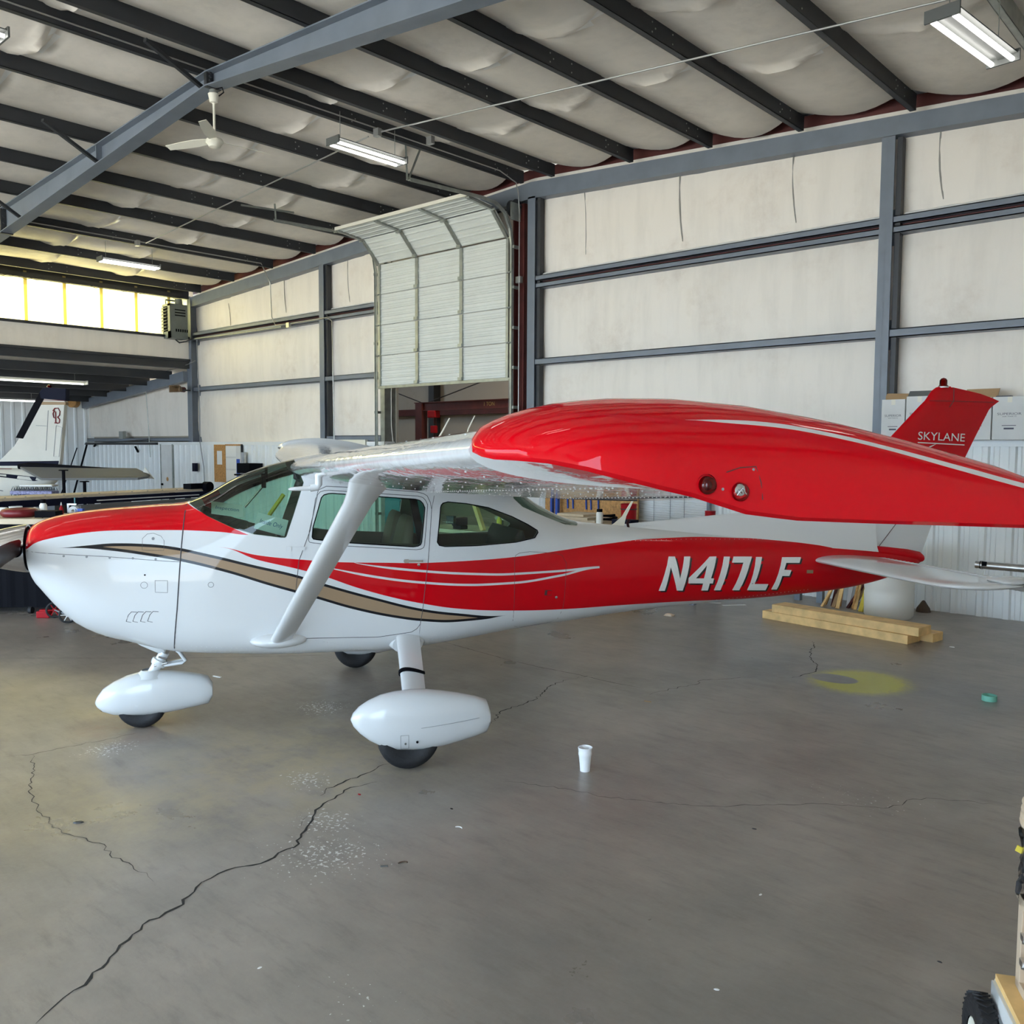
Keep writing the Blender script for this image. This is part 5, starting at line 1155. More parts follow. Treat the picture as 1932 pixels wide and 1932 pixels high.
# ---- barrel, lumber, scrap
b=empty('plastic_barrel',(-3.87,11.22,0),label='white plastic barrel standing by the wall under the tail',cat='barrel')
MB().lathe((0,0,0),(0,0,1),[(0,0),(0,.265),(.03,.285),(.3,.29),(.33,.283),(.36,.29),(.58,.29),(.60,.282),(.63,.29),(.84,.285),(.88,.26),(.88,.0)],40).build('barrel_body',M['hdpe'],b,smooth=40)
MB().lathe((0,0,.87),(0,0,1),[(0,.24),(.02,.27),(.035,.26),(.03,.24),(.01,.23),(.01,0)],40).build('lid',M['hdpe'],b,smooth=40)
def board(a,bb,w_,z0,z1,label,side):
    a=V(a.x,a.y,z0);bb=V(bb.x,bb.y,z0);d=(bb-a).normalized();s=V(-d.y,d.x,0)*side
    thing('wood_board',label,'board',MB().prism([a,bb,bb+s*w_,a+s*w_],(0,0,z1-z0)),M['wood'],group='yellow pine boards stacked on the floor',bevel=.004)
A=at(1438,1166,2,0);B=at(1712,1216,2,0)
board(A,B,.26,0,.095,'lowest front pine board of the stack under the tail',1)
s=(B-A).normalized();n_=V(-s.y,s.x,0)
A2=A+n_*.30+s*.02;B2=B+n_*.30+s*.12
board(A2,B2,.22,0,.095,'short hidden pine board under the upper board',1)
A3=at(1456,1154,2,.1);B3=at(1733,1201,2,.1)
board(A3,B3,.27,.097,.19,'upper pine board lying on the other boards',1)
rnd=random.Random(5)
sx=at(1545,1140,1,11.75).x
for k in range(13):
    x=at(1568+k*5.8,1130,1,11.7).x; h=rnd.uniform(.45,.9); lean=rnd.uniform(-.12,.22); c=('osb','wood','boxwhite','redsteel','card')[k%5]
    thing('scrap_strip',('brown','yellow pine','white','dark red','cardboard-brown')[k%5]+' scrap strip leaning on the wall, '+('1st 2nd 3rd 4th 5th 6th 7th 8th 9th 10th 11th 12th 13th'.split()[k])+' from the left','scrap wood',MB().beam((x,11.45+rnd.uniform(-.15,.1),0.0),(x+lean,11.9,h),.02+.03*rnd.random(),.02),M[c],group='scrap strips left of the white barrel')
x=at(1634,1150,1,11.4).x
thing('yellow_level','yellow strip leaning beside the white barrel','level',MB().beam((x-.03,11.3,0),(x+.05,11.6,.75),.06,.03),M['yellow'])
thing('rag_heap','small dark brown rag heap at the foot of the ribbed wall','rag',MB().lathe((at(1742,1148,1,11.85).x,11.85,0),(0,0,1),[(0,0),(0,.09),(.05,.08),(.10,.045),(.14,.02),(.15,0)],9),M['trim'])
# blue-grey bench legs far behind the tail
for px in(1548,1506): thing('steel_post',('right' if px==1548 else 'left')+' pale blue steel post of a stand seen under the tail','leg',MB().box2((at(px,1125,1,11.6).x-.04,11.56,0),(at(px,1125,1,11.6).x+.04,11.64,.5)),M['steel'],group='stand legs under the tail')
# ---- exhaust-like tubes on a trestle at the right
tb=empty('metal_tube',(-2.60,11.0,.76),label='bare grey metal tube held level against the right wall',cat='tube')
MB().tube([(-.20,0,0),(1.6,.0,.0)],.044,18).build('tube_body',M['alu'],tb,smooth=50)
MB().lathe((-.25,0,0),(1,0,0),[(0,.030),(0,.040),(.06,.040),(.06,.049),(.075,.049),(.08,.044)],18).build('collar',M['alu'],tb,smooth=40)
MB().box((-.15,-.04,.02),(.05,.02,.05)).lathe((-.20,0,0),(1,0,0),[(0,.046),(.03,.046)],16).build('clamp',M['black'],tb)
MB().tube([(-.14,-.03,-.05),(-.16,-.03,-.20)],.004,5).build('wire',M['conduit'],tb)
MB().tube([(.6,.0,-.05),(.6,.0,-.76)],.03,10).tube([(1.4,0,-.05),(1.4,0,-.76)],.03,10).build('stand',M['fixture'],tb)
# ---- bench behind the rear fuselage
def table(name,label,x0,x1,y0,y1,z,mt,ml,t=.05):
    e=empty(name,((x0+x1)/2,(y0+y1)/2,0),label=label,cat='workbench'); w_=(x1-x0)/2;d_=(y1-y0)/2
    MB().box2((-w_,-d_,z-t),(w_,d_,z)).build('bench_top',M[mt],e)
    for a in(-w_+.06,w_-.06):
        for b_ in(-d_+.06,d_-.06): MB().box2((a-.035,b_-.035,0),(a+.035,b_+.035,z-t)).build('leg',M[ml],e)
    return e
table('workbench','workbench behind the rear fuselage loaded with cans and boards',-9.6,-6.0,10.2,10.95,.98,'ply','steel')
def onbench(px,py,Y): return at(px,py,1,Y)
thing('plywood_stack','pale plywood offcuts stacked on the bench behind the rear window','plywood',MB().box2((-8.55,10.35,.98),(-7.75,10.9,1.01)).box2((-8.6,10.3,1.012),(-7.85,10.85,1.045)).box2((-8.5,10.4,1.047),(-8.0,10.9,1.08)),M['ply'])
p=onbench(1132,972,10.28)
j=empty('jar',(p.x,10.27,.98),label='white jar with a black lid on the rear bench',cat='jar')
MB().lathe((0,0,0),(0,0,1),[(0,0),(0,.05),(.15,.05),(.17,.04)],18).build('jar_body',M['hdpe'],j,smooth=40); MB().lathe((0,0,.17),(0,0,1),[(0,.042),(.04,.042),(.04,0)],18).build('lid',M['black'],j)
p=onbench(1186,975,10.6)
rc=empty('red_bucket',(p.x,10.6,.98),label='large red can standing on the rear bench behind the antenna',cat='can')
MB().lathe((0,0,0),(0,0,1),[(0,0),(0,.105),(.27,.115),(.28,.12),(.285,.112),(.27,.105),(.27,0)],28).build('can_body',M['redplastic'],rc,smooth=40); MB().lathe((0,0,.2),(0,0,1),[(0,.117),(.01,.118),(.02,.117)],28).build('rim_band',M['redsteel'],rc)
thing('toolbox','dark blue tool case on the bench under the red can','tool case',MB().box2((p.x-.05,10.25,.98),(p.x+.28,10.45,1.06)),M['navy'],bevel=.01)
thing('black_hose_coil','black coiled hose on the rear bench beside the jar','hose',MB().tube([(-7.62+.12*math.cos(t*.5),10.5+.12*math.sin(t*.5),1.0+.004*t) for t in range(26)],.016,8),M['black'],smooth=60)
p=onbench(1340,968,10.6)
c2=empty('red_can',(p.x,10.6,.98+.0),label='small red can at the far right end of the rear bench',cat='can')
c2.location.z=1.06
MB().lathe((0,0,0),(0,0,1),[(0,0),(0,.07),(.16,.07),(.165,.073),(.17,.07),(.17,0)],22).build('can_body',M['redplastic'],c2,smooth=40); MB().lathe((0,0,.06),(0,0,1),[(0,.071),(.04,.071)],22).build('label_band',M['boxwhite'],c2)
thing('parts_tray','grey tray under the small red can on the rear bench','tray',MB().box2((p.x-.25,10.35,.98),(p.x+.35,10.8,1.06)),M['grey'],bevel=.01)
# brown board panel with blue hooks at the wall
bd=empty('pegboard',(-8.9,11.75,1.30),label='brown board with blue hooks standing behind the rear bench',cat='board')
MB().box2((-.95,-.02,-1.30),(.95,.02,.25)).build('panel',M['osb'],bd)
for k,px in enumerate((1070,1080,1105,1114,1128)):
    x=at(px,950,1,11.7).x+8.9
    MB().tube([(x,-.03,-.25),(x,-.05,.05),(x+.03,-.07,.12),(x+.08,-.07,.10),(x+.10,-.06,.02)],.014,8).build('hook',M['blue'],bd,smooth=50)
x=at(1044,950,1,11.6).x
thing('blue_rack','bright blue and white rack post beside the rear window glass','rack',MB().box2((x-.07,11.6,0),(x-.03,11.66,1.42)).box2((x+.04,11.6,0),(x+.09,11.66,1.42)).box2((x-.07,11.6,1.36),(x+.09,11.66,1.42)),M['blue'])
# slatted white shutter
sh=empty('slatted_shutter',(-7.45,11.93,0),label='white slatted shutter on the wall behind the red can',cat='shutter')
MB().box2((-.66,-.02,.2),(.66,.02,1.75)).build('backing',M['liner'],sh)
mb=MB()
for k in range(44): mb.box((0,-.03,.22+k*.035),(1.3,.012,.022),Matrix.Rotation(.5,3,'X'))
o=mb.build('slats',M['liner'],sh); o['kind']='stuff'
for x in(-.66,.66): MB().box2((x-.02,-.05,.2),(x+.02,.02,1.76)).build('frame_post',M['steel'],sh)
for x in(-.3,0.,.25): MB().tube([(x,-.045,.25),(x,-.045,1.72)],.004,5).build('cord',M['grey'],sh)
# ---- things seen through the cabin windows
cb=empty('tool_cabinet',(-11.0,9.6,0),label='dark teal metal tool cabinet seen through the cabin door window',cat='cabinet')
MB().box2((-.2,-.3,.06),(.2,.3,1.55)).build('cabinet_body',M['teal'],cb,bevel=.01)
for k in range(5): MB().box2((-.18,-.315,.12+k*.28),(.18,-.30,.37+k*.28)).build('drawer',M['teal'],cb)
for k in range(4): MB().box2((-.18+.3*(k%2),-.25+.45*(k//2),0),(-.12+.3*(k%2),-.2+.45*(k//2),.06)).build('foot',M['black'],cb)
e=table('workbench','second workbench seen through the aft side window',-9.6,-7.6,8.6,9.3,.92,'ply','galv')
v=empty('bench_vise',(-8.9,8.75,.92),label='black bench vise on the bench behind the aft side window',cat='vise')
MB().box2((-.08,-.07,0),(.08,.07,.05)).box2((-.05,-.12,.05),(.05,.1,.16)).build('vise_body',M['black'],v,bevel=.008)
MB().box2((-.07,-.20,.08),(.07,-.15,.19)).build('jaw',M['purlin'],v); MB().tube([(-.1,-.24,.11),(.1,-.24,.11)],.008,6).tube([(0,-.26,.11),(0,-.12,.11)],.014,8).build('handle',M['conduit'],v)
thing('wood_bracket','angled pine bracket standing on the bench behind the aft window','bracket',MB().beam((-8.5,8.8,.92),(-8.75,8.85,1.35),.05,.07).beam((-8.75,8.85,1.33),(-8.95,8.85,1.35),.05,.05),M['wood'])
for k,(x,c) in enumerate(((-8.2,'yellow'),(-7.9,'teal'))):
    thing('spray_can',('yellow can' if k==0 else 'teal can')+' on the bench behind the aft side window','can',MB().lathe((x,8.8,.92),(0,0,1),[(0,0),(0,.035),(.17,.035),(.19,.02),(.21,.02),(.21,0)],16),M[c],smooth=40)
if 0: thing('red_shop_cabinet','red shop cabinet standing by the wall behind the cabin','cabinet',MB().box2((-13.2+.0,11.0,0),(-12.5,11.6,1.75)) if False else MB().box2((-16.0,11.35,0),(-15.3,11.85,1.7)),M['redplastic'],bevel=.01)
thing('lintel_sign','cream sign box above the side doorway, partly hidden by the wing','sign',MB().box2((-15.95,11.93,2.02),(-15.0,12.0,2.22)),M['cream'])
# ---- left part of the back wall: boards, notices, door
cbd=empty('notice_board',(-20.95,11.96,1.15),label='brown plywood notice board leaning on the wall left of the windshield',cat='board')
MB().box2((-.28,-.01,0),(.28,.01,.96)).build('panel',M['osb'],cbd); MB().box2((-.12,-.016,.45),(.12,-.01,.80)).build('notice_sheet',M['paper'],cbd)
wb=empty('planning_board',(-20.28,11.96,1.15),label='white planning board covered with sheets beside the brown notice board',cat='board')
MB().box2((-.37,-.012,0),(.37,.012,.95)).build('panel',M['boxwhite'],wb)
for k in range(3): MB().box2((-.35,-.018,.04+k*.31),(.12,-.012,.31+k*.31)).build('sheet',M['paper'],wb)
MB().box2((.15,-.02,.1),(.30,-.012,.6)).build('blue_sheet',M['blue'],wb); MB().box2((-.38,-.02,.93),(.38,.0,.97)).build('frame_rail',M['osb'],wb)
MB().box2((.37,-.03,0),(.40,.02,.97)).build('edge_post',M['purlin'],wb)
thing('grey_panel','narrow grey panel leaning beside the planning board','panel',MB().box2((-19.82,11.88,1.0),(-19.68,11.95,1.92)),M['alu'])
thing('wall_shelf','black printer on a wall shelf right of the planning board','printer',MB().box2((-19.55,11.6,1.42),(-19.0,11.98,1.66)).box2((-19.6,11.55,1.36),(-18.9,11.98,1.40)),M['black'],bevel=.01)
thing('push_broom','dark long-handled brush hanging on the wall near the grey cable','brush',MB().beam((-22.15,11.9,.0),(-22.15,11.9,1.55),.05,.04).box2((-22.2,11.86,1.4),(-22.05,11.94,1.62)),M['navy'])
mb=MB(); mb.box2((-24.15,11.97,0),(-23.5,12.0,2.10)); d1=STR('door_1',mb,M['boxwhite']); MB().box2((-24.18,11.96,0),(-24.13,12.0,2.12)).box2((-23.5,11.96,0),(-23.44,12.0,2.12)).build('door_frame',M['galv'],d1)
MB().lathe((-24.05,11.96,1.0),(0,-1,0),[(0,.03),(.03,.03),(.05,.02),(.05,0)],12).build('door_knob',M['black'],d1); MB().lathe((-23.78,11.965,1.15),(0,-1,0),[(0,.06),(.006,.06),(.006,0)],14).build('door_sticker',M['osb'],d1)
mb=MB(); mb.box2((-29.0,11.9,2.10),(-24.3,11.98,2.17)); mb.beam((-28.9,11.85,2.12),(-24.6,11.82,2.25),.03,.03); STR('shelf_rail_beam',mb,M['purlin'])
thing('wall_box','grey electrical box above the ribbed wall at the far left','box',MB().box2((-26.6,11.9,2.28),(-26.35,12.0,2.5)),M['galv'])
for k,(x,a) in enumerate(((-28.4,.3),(-25.6,-.4))): thing('dark_bracket',('left' if k==0 else 'right')+' short dark bracket fixed to the ribbed wall under the rail','bracket',MB().beam((x,11.92,2.05),(x+.18,11.92,2.05-.16*(1 if k else -.5)),.05,.04),M['black'],group='brackets under the left rail')
thing('leaning_pole','black pole leaning in the far left corner','pole',MB().tube([(-28.9,11.3,.0),(-28.4,11.7,2.1)],.03,8),M['black'])
thing('leaning_pole','thin black stick leaning beside the corner pole','pole',MB().tube([(-28.2,10.6,.0),(-28.9,11.6,2.0)],.018,8),M['black'])
# ---- background aircraft tail (camera-side of the lean-to)
D=18.0
def q(px,py,dep=D): 
    p=atd(px,py,dep); return p
tp=q(60,905); tail=empty('twin_engine_tail',(tp.x,tp.y,0),YAW,label='tail of a white aircraft with navy and tan stripes parked at the far left',cat='aircraft')
def tq(px,py,off=0.0):
    """tail-frame point in its centre plane; off = metres further away"""
    p=atd(px,py,D)-V(tp.x,tp.y,0); l=Rc.transposed()@p; return V(l.x,l.y+off,l.z)
def tprism(name,pts,m,th,y0,parent=tail):
    P=[tq(*p) for p in pts]; P=[V(p.x,y0-th/2,p.z) for p in P]
    return MB().prism(P,(0,th,0)).build(name,M[m],parent,bevel=.012 if th>.05 else None)
y0=tq(60,905).y
tprism('fin',[(-30,872),(5,868),(32,842),(48,818),(92,738),(98,734),(133,736),(132,745),(118,868),(114,884),(-30,884)],'offwhite',.13,y0)
tprism('deice_boot',[(36,826),(50,828),(96,747),(92,735),(84,741)],'black',.15,y0)
tprism('fin_cap',[(84,741),(90,733),(98,732),(134,734),(133,757),(86,753)],'navy',.16,y0)
tprism('tan_band',[(84,758),(132,759),(132,765),(80,765)],'tan',.136,y0)
tprism('red_band',[(88,754.5),(132,756),(132,757.5),(86,756)],'maroon',.136,y0)
tprism('navy_band',[(-30,871),(116,869),(114,879),(-30,879)],'navy',.14,y0)
for a,b in (((99,775),(92,850)),): 
    MB().tube([V(tq(*a).x,y0-.068,tq(*a).z),V(tq(*b).x,y0-.068,tq(*b).z)],.006,5).build('rivet_line',M['grey'],tail)
for pts in ([(113,803),(124,807),(116,862),(106,861),(113,803)],[(75,803),(95,804)]):
    MB().tube([V(tq(*a).x,y0-.068,tq(*a).z) for a in pts],.005,5).build('panel_seam',M['grey'],tail)
MB().lathe(V(tq(99,735).x,y0,tq(99,735).z),(0,0,1),[(0,.05),(.04,.05),(.08,.03),(.09,0)],14).build('beacon',M['redglass'],tail)
MB().lathe(V(tq(99,735).x,y0,tq(99,735).z),(0,0,1),[(0,.03),(.06,.03),(.07,0)],12).build('beacon_lamp',M['redplastic'],tail)
# the fin emblem: a looped letter B drawn as strokes
em=[[(111,775),(108,781),(109,788),(113,790)],[(108,776),(112,771),(118,771),(121,777),(120,784),(116,788)],[(116,787),(120,792),(119,798),(115,799),(112,796)],[(113,777),(112.5,798)],[(112.5,798),(110.5,798.5)]]
mb=MB()
for st_ in em: mb.tube([V(tq(*a).x,y0-.072,tq(*a).z) for a in st_],.013,6)
mb.build('fin_emblem',M['maroon'],tail)
# tail cone running left out of view
rings=[]
for px,zc,h in((-160,930,52),(-60,925,44),(0,918,37),(50,910,28),(90,902,19),(106,898,12),(112,896,4)):
    c=tq(px,zc); c.y=y0; hh=h/ (FPX/D); rings.append([V(c.x,c.y+hh*.9*math.cos(2*PI*k/20),c.z+hh*math.sin(2*PI*k/20)) for k in range(20)])
MB().loft(rings).build('tail_cone',M['offwhite'],tail,smooth=50)
def sideband(name,up,lo,m):
    A_=[V(tq(*p).x,0,tq(*p).z) for p in up]; B_=[V(tq(*p).x,0,tq(*p).z) for p in lo]
    yy=y0-.42
    def yw(p): return p
    vs=[];n=len(A_)
    return A_,B_
def coneband(name,pts_up,pts_lo,m):
    vs=[]
    def surf(px,py):
        p=tq(px,py); 
        L=[(-160,930,52),(-60,925,44),(0,918,37),(50,910,28),(90,902,19),(106,898,12),(112,896,4)]
        for a,b in zip(L,L[1:]):
            if a[0]<=px<=b[0]:
                t=(px-a[0])/(b[0]-a[0]); zc=a[1]+(b[1]-a[1])*t; h=(a[2]+(b[2]-a[2])*t)
        hh=h/(FPX/D); c=tq(px,zc); dz=max(-.98,min(.98,(p.z-c.z)/hh)); return V(p.x,y0-hh*.9*math.sqrt(1-dz*dz)-.006,p.z)
    U=[surf(*p) for p in pts_up];Lw=[surf(*p) for p in pts_lo];n=len(U)
    return MB().add(U+Lw,[(i,i+1,i+1+n,i+n) for i in range(n-1)]).build(name,M[m],tail)
coneband('navy_stripe',[(-100,890),(-40,890),(0,891),(40,895),(75,899),(104,903)],[(-100,896),(-40,896),(0,897),(40,902),(75,907),(104,904)],'navy')
coneband('navy_sweep',[(-100,915),(-40,917),(0,920),(20,924),(44,935)],[(-100,960),(-40,957),(0,950),(20,944),(44,936)],'navy')
coneband('thin_stripe',[(-100,882.5),(-30,882.5),(30,884)],[(-100,884),(-30,884),(30,885)],'maroon')
# stabiliser: long swept plate reaching right
def sp_(px,py,dy): p=tq(px,py); return V(p.x*(D+dy)/D if False else p.x,y0+dy,p.z)
up_=[(40,879),(45,874),(60,875),(150,878),(255,885),(258,888)]
P=[V(tq(40,881).x,y0-.1,tq(40,882).z),V(tq(262,886).x,y0-.1,tq(262,887).z),V(tq(296,893).x,y0-.35,tq(296,898).z),V(tq(300,900).x,y0-.55,tq(300,901).z),V(tq(290,904).x,y0-.75,tq(290,903).z),V(tq(115,905).x,y0-.75,tq(115,904).z)]
MB().prism(P,(0,0,.045)).build('stabilizer',M['greyunder'],tail,bevel=.01)
MB().tube([V(tq(42,879).x,y0-.12,tq(42,880).z),V(tq(60,877).x,y0-.10,tq(60,879).z),V(tq(258,887).x,y0-.12,tq(258,888).z)],[.05,.075,.03],12).build('deice_boot',M['black'],tail,smooth=60)
MB().prism([V(tq(285,882).x,y0-.3,tq(285,881).z),V(tq(302,903).x,y0-.3,tq(302,903).z),V(tq(278,900).x,y0-.3,tq(278,900).z)],(0,.03,0)).build('elevator_horn',M['offwhite'],tail)
MB().tube([V(-1.2,y0+.6,0),V(-1.2,y0+.6,1.2)],.05,10).lathe((-1.2,y0+.6,.2),(0,1,0),[(-.08,0),(-.08,.2),(.08,.2),(.08,0)],20).build('tail_stand',M['black'],tail)
# ---- bench with black cover and its clutter
bp=at(57,1158,2,0); bn=empty('covered_bench',(bp.x,bp.y,0),YAW,label='wood-topped bench skirted in black cloth behind the aircraft nose',cat='workbench')
MB().box2((-1.6,0,1.10),(1.55,.95,1.165)).build('bench_top',M['ply'],bn)
mb=MB(); n=60; rows=[]
for z in(1.10,.7,.3,.075):
    rows.append([V(-1.58+3.1*k/n,.02+.005*math.sin(k*1.9+z)+.004*math.sin(k*.7),z) for k in range(n+1)])
mb.add([p for r in rows for p in r],[(j*(n+1)+k,j*(n+1)+k+1,(j+1)*(n+1)+k+1,(j+1)*(n+1)+k) for j in range(3) for k in range(n)]); mb.box2((-1.58,.04,.075),(1.52,.93,1.10)); mb.build('black_skirt',M['black'],bn)
for x in(-1.2,.0,1.3): 
    c=MB().lathe((x,.02,.045),(1,0,0),[(-.02,0),(-.02,.045),(.02,.045),(.02,0)],16).build('caster',M['rubber'],bn)
def ob(px,py,dy): 
    d=(bp-CAMP).dot(CF)+dy*.99; p=atd(px,py,d); return V(p.x,p.y,1.166)
def onb(name,label,cat,px,dy,parts):
    """parts: list (part name, MB in local camera-turned frame, material)"""
    p=ob(px,970,dy)
    if len(parts)==1: o=parts[0][1].build(name,M[parts[0][2]],None,40,label=label,cat=cat); o.location=p; o.rotation_euler=(0,0,YAW); return o
    e=empty(name,p,YAW,label=label,cat=cat)
    for nme,mb_,mm in parts: mb_.build(nme,M[mm],e,40)
    return e
onb('round_cushion','crimson ring cushion lying on the covered bench','cushion',37,.25,[('cushion_ring',MB().tube([(.165*math.cos(t*PI/12),.165*math.sin(t*PI/12),.052) for t in range(25)],.052,12),'maroon')])
onb('black_case','black padded case on the covered bench beside the ring cushion','case',92,.22,[('case_body',MB().box2((-.13,-.09,0),(.13,.09,.08)),'black')])
onb('white_bottle','white bottle with a black cap standing on the covered bench','bottle',82,.45,[('bottle_body',MB().lathe((0,0,0),(0,0,1),[(0,0),(0,.045),(.13,.045),(.16,.03)],18),'hdpe'),('cap',MB().lathe((0,0,.16),(0,0,1),[(0,.032),(.05,.032),(.05,0)],16),'black')])
onb('white_bowl','upturned white bowl left of the white bottle on the covered bench','bowl',66,.6,[('bowl',MB().lathe((0,0,0),(0,0,1),[(0,.08),(.04,.075),(.08,.05),(.1,0)],20),'boxwhite')])
onb('glue_bottle','slim red and white glue bottle on the covered bench','bottle',116,.5,[('bottle_body',MB().lathe((0,0,0),(0,0,1),[(0,0),(0,.025),(.09,.025),(.12,.01),(.15,.006)],12),'redplastic'),('nozzle',MB().lathe((0,0,.13),(0,0,1),[(0,.012),(.04,.004),(.041,0)],10),'boxwhite')])
onb('tape_dispenser','blue and white tape dispenser at the right of the covered bench','tape dispenser',140,.5,[('body',MB().lathe((0,0,.06),(0,1,0),[(-.03,.02),(-.03,.06),(.03,.06),(.03,.02),(-.03,.02)],18),'boxwhite'),('handle',MB().box2((.03,-.03,.02),(.12,.03,.09)),'blue')])
onb('c_clamp','grey bar clamp standing upright on the covered bench','clamp',142,.7,[('screw',MB().tube([(0,0,0),(0,0,.22)],.01,8),'teal'),('frame',MB().box2((-.10,-.01,.12),(.02,.01,.14)).box2((-.10,-.01,.02),(-.08,.01,.14)),'alu')])
onb('paper_roll','white paper roll at the left end of the covered bench','paper roll',4,.5,[('roll',MB().lathe((0,0,.05),(1,0,0),[(-.06,0),(-.06,.05),(.06,.05),(.06,0)],18),'paper')])
onb('clear_tub','white plastic tub behind the ring cushion','tub',30,.7,[('tub',MB().lathe((0,0,0),(0,0,1),[(0,0),(0,.07),(.09,.08),(.1,.08)],18),'boxwhite')])
thing('power_cord','black cord hanging over the front edge of the covered bench','cord',MB().tube([ob(80,970,.1)+V(0,0,.01),ob(81,970,-.03)+V(0,0,-.03),ob(83,970,-.05)+V(0,0,-.20)],.006,6),M['black'])
# detached wing panel on stands behind the bench
a=atd(-60,952,11.9); c=atd(392,928,15.6); zc=1.36
dp=empty('detached_flap_panel',((a.x+c.x)/2,(a.y+c.y)/2,0),math.atan2(c.y-a.y,c.x-a.x),label='long navy and white wing panel resting on trestles beyond the nose',cat='wing panel')
L_=(c-a).length/2
MB().box2((-L_,-.06,1.29),(L_,.5,1.33)).build('panel_top',M['ply'],dp); MB().box2((-L_,-.10,1.19),(L_,-.02,1.285)).build('panel_front',M['navy'],dp)
MB().box2((-L_*.1,-.13,1.225),(L_*.85,-.10,1.24)).build('pinstripe',M['boxwhite'],dp); MB().box2((-L_*.3,-.30,1.10),(L_,-.10,1.18)).build('panel_lower',M['greyunder'],dp)
for x in(-L_*.8,-L_*.1,L_*.8): MB().box2((x-.04,.0,0),(x+.04,.06,1.28)).box2((x-.04,.38,0),(x+.04,.44,1.28)).build('trestle_leg',M['purlin'],dp)
for k in range(14): 
    MB().lathe((-L_+.5+k*2*L_/14,-.02,1.33),(0,0,1),[(0,.012),(.008,.01),(.01,0)],8).build('screw',M['grey'],dp)
MB().lathe((L_-.1,-.1,1.36),(0,1,0),[(-.06,0),(-.06,.09),(.06,.09),(.06,0)],18).box2((L_-.45,-.08,1.33),(L_-.05,.1,1.42)).build('end_fitting',M['black'],dp)
# pack of water bottles, box, jack stands
wp_=atd(62,939,14.4)
pk=empty('bottle_pack',(wp_.x,wp_.y,wp_.z),YAW,label='shrink-wrapped pack of water bottles behind the covered bench',cat='bottle pack')
for i in range(9):
    for j in range(3):
        MB().lathe((-.31+i*.075,j*.075,0),(0,0,1),[(0,0),(0,.033),(.13,.033),(.17,.012),(.185,.012),(.185,0)],10).build('bottle',M['clear'],pk,40)
        
MB().box2((-.35,-.04,.05),(.33,.19,.11)).build('printed_wrap',mat('blue_print_wrap',(.20,.19,.36),.4,noise=.6,nscale=30),pk,bevel=.01); MB().box2((-.2,-.03,.18),(.33,.18,.21)).build('wrap_top',M['boxwhite'],pk,bevel=.01)
MB().box2((-.4,-.1,-wp_.z),(.4,.25,-.002)).build('stand',M['purlin'],pk)
xb=atd(219,935,15.5); thing('small_carton','small brown carton on the floor shelf beyond the wing panel','carton',MB().box((xb.x,xb.y,xb.z),(.28,.2,.14),Rc),M['card'],bevel=.004)
thing('carton_stand','low dark stand under the small brown carton','stand',MB().box((xb.x,xb.y,(xb.z-.07)/2),(.4,.3,xb.z-.072),Rc),M['purlin'])
for k,px in enumerate((121,160)):
    p0=atd(px,930,16); mb=MB(); z0=1.62-.2*k
    for a_ in(0,2.1,4.2): mb.beam((p0.x+.28*math.cos(a_),p0.y+.28*math.sin(a_),0),(p0.x,p0.y,z0*.7),.035,.035)
    mb.tube([(p0.x,p0.y,z0*.5),(p0.x,p0.y,z0)],.03,8); mb.box((p0.x,p0.y,z0),(.12,.12,.02))
    thing('jack_stand',('taller' if k==0 else 'shorter')+' black tripod jack stand under the far stabilizer','jack stand',mb,M['black'])
# small trolley wheels on the floor behind the nose
p1_=at(128,1176,2,0); p2_=at(103,1166,2,0)
e=empty('small_trolley',(p1_.x,p1_.y,0),label='small trolley with spoked white and red wheels behind the aircraft nose',cat='trolley')
for P_,dk in((p1_,'boxwhite'),(p2_,'redplastic')):
    o_=P_-p1_; Rw=Matrix.Rotation(YAW+.4,3,'Z')
    w1=MB().tube([o_+Rw@V(.085*math.cos(t*PI/12),0,.098+.085*math.sin(t*PI/12)) for t in range(25)],.013,8).build('wheel',M['rubber'],e,60)
    mb=MB()
    for t in range(6): mb.beam(o_+V(0,0,.098),o_+Rw@V(.078*math.cos(t*PI/3),0,0)+V(0,0,.098+.078*math.sin(t*PI/3)),.014,.01)
    mb.lathe(o_+V(0,0,.098)-Rw@V(0,.012,0),Rw@V(0,1,0),[(0,0),(0,.022),(.024,.022),(.024,0)],12); mb.build('spokes',M[dk],w1)
MB().tube([V(0,0,.098),p2_-p1_+V(0,0,.098)],.008,6).tube([V(0,0,.098),V(-.1,.25,.25)],.008,6).build('axle',M['grey'],e)
p=at(84,1165,2,0); thing('red_shoe','small red and white block on the floor behind the nose','block',MB().box((p.x,p.y,.04),(.16,.09,.08),Rc).box((p.x,p.y,.085),(.10,.07,.03),Rc),M['redplastic'],bevel=.012)
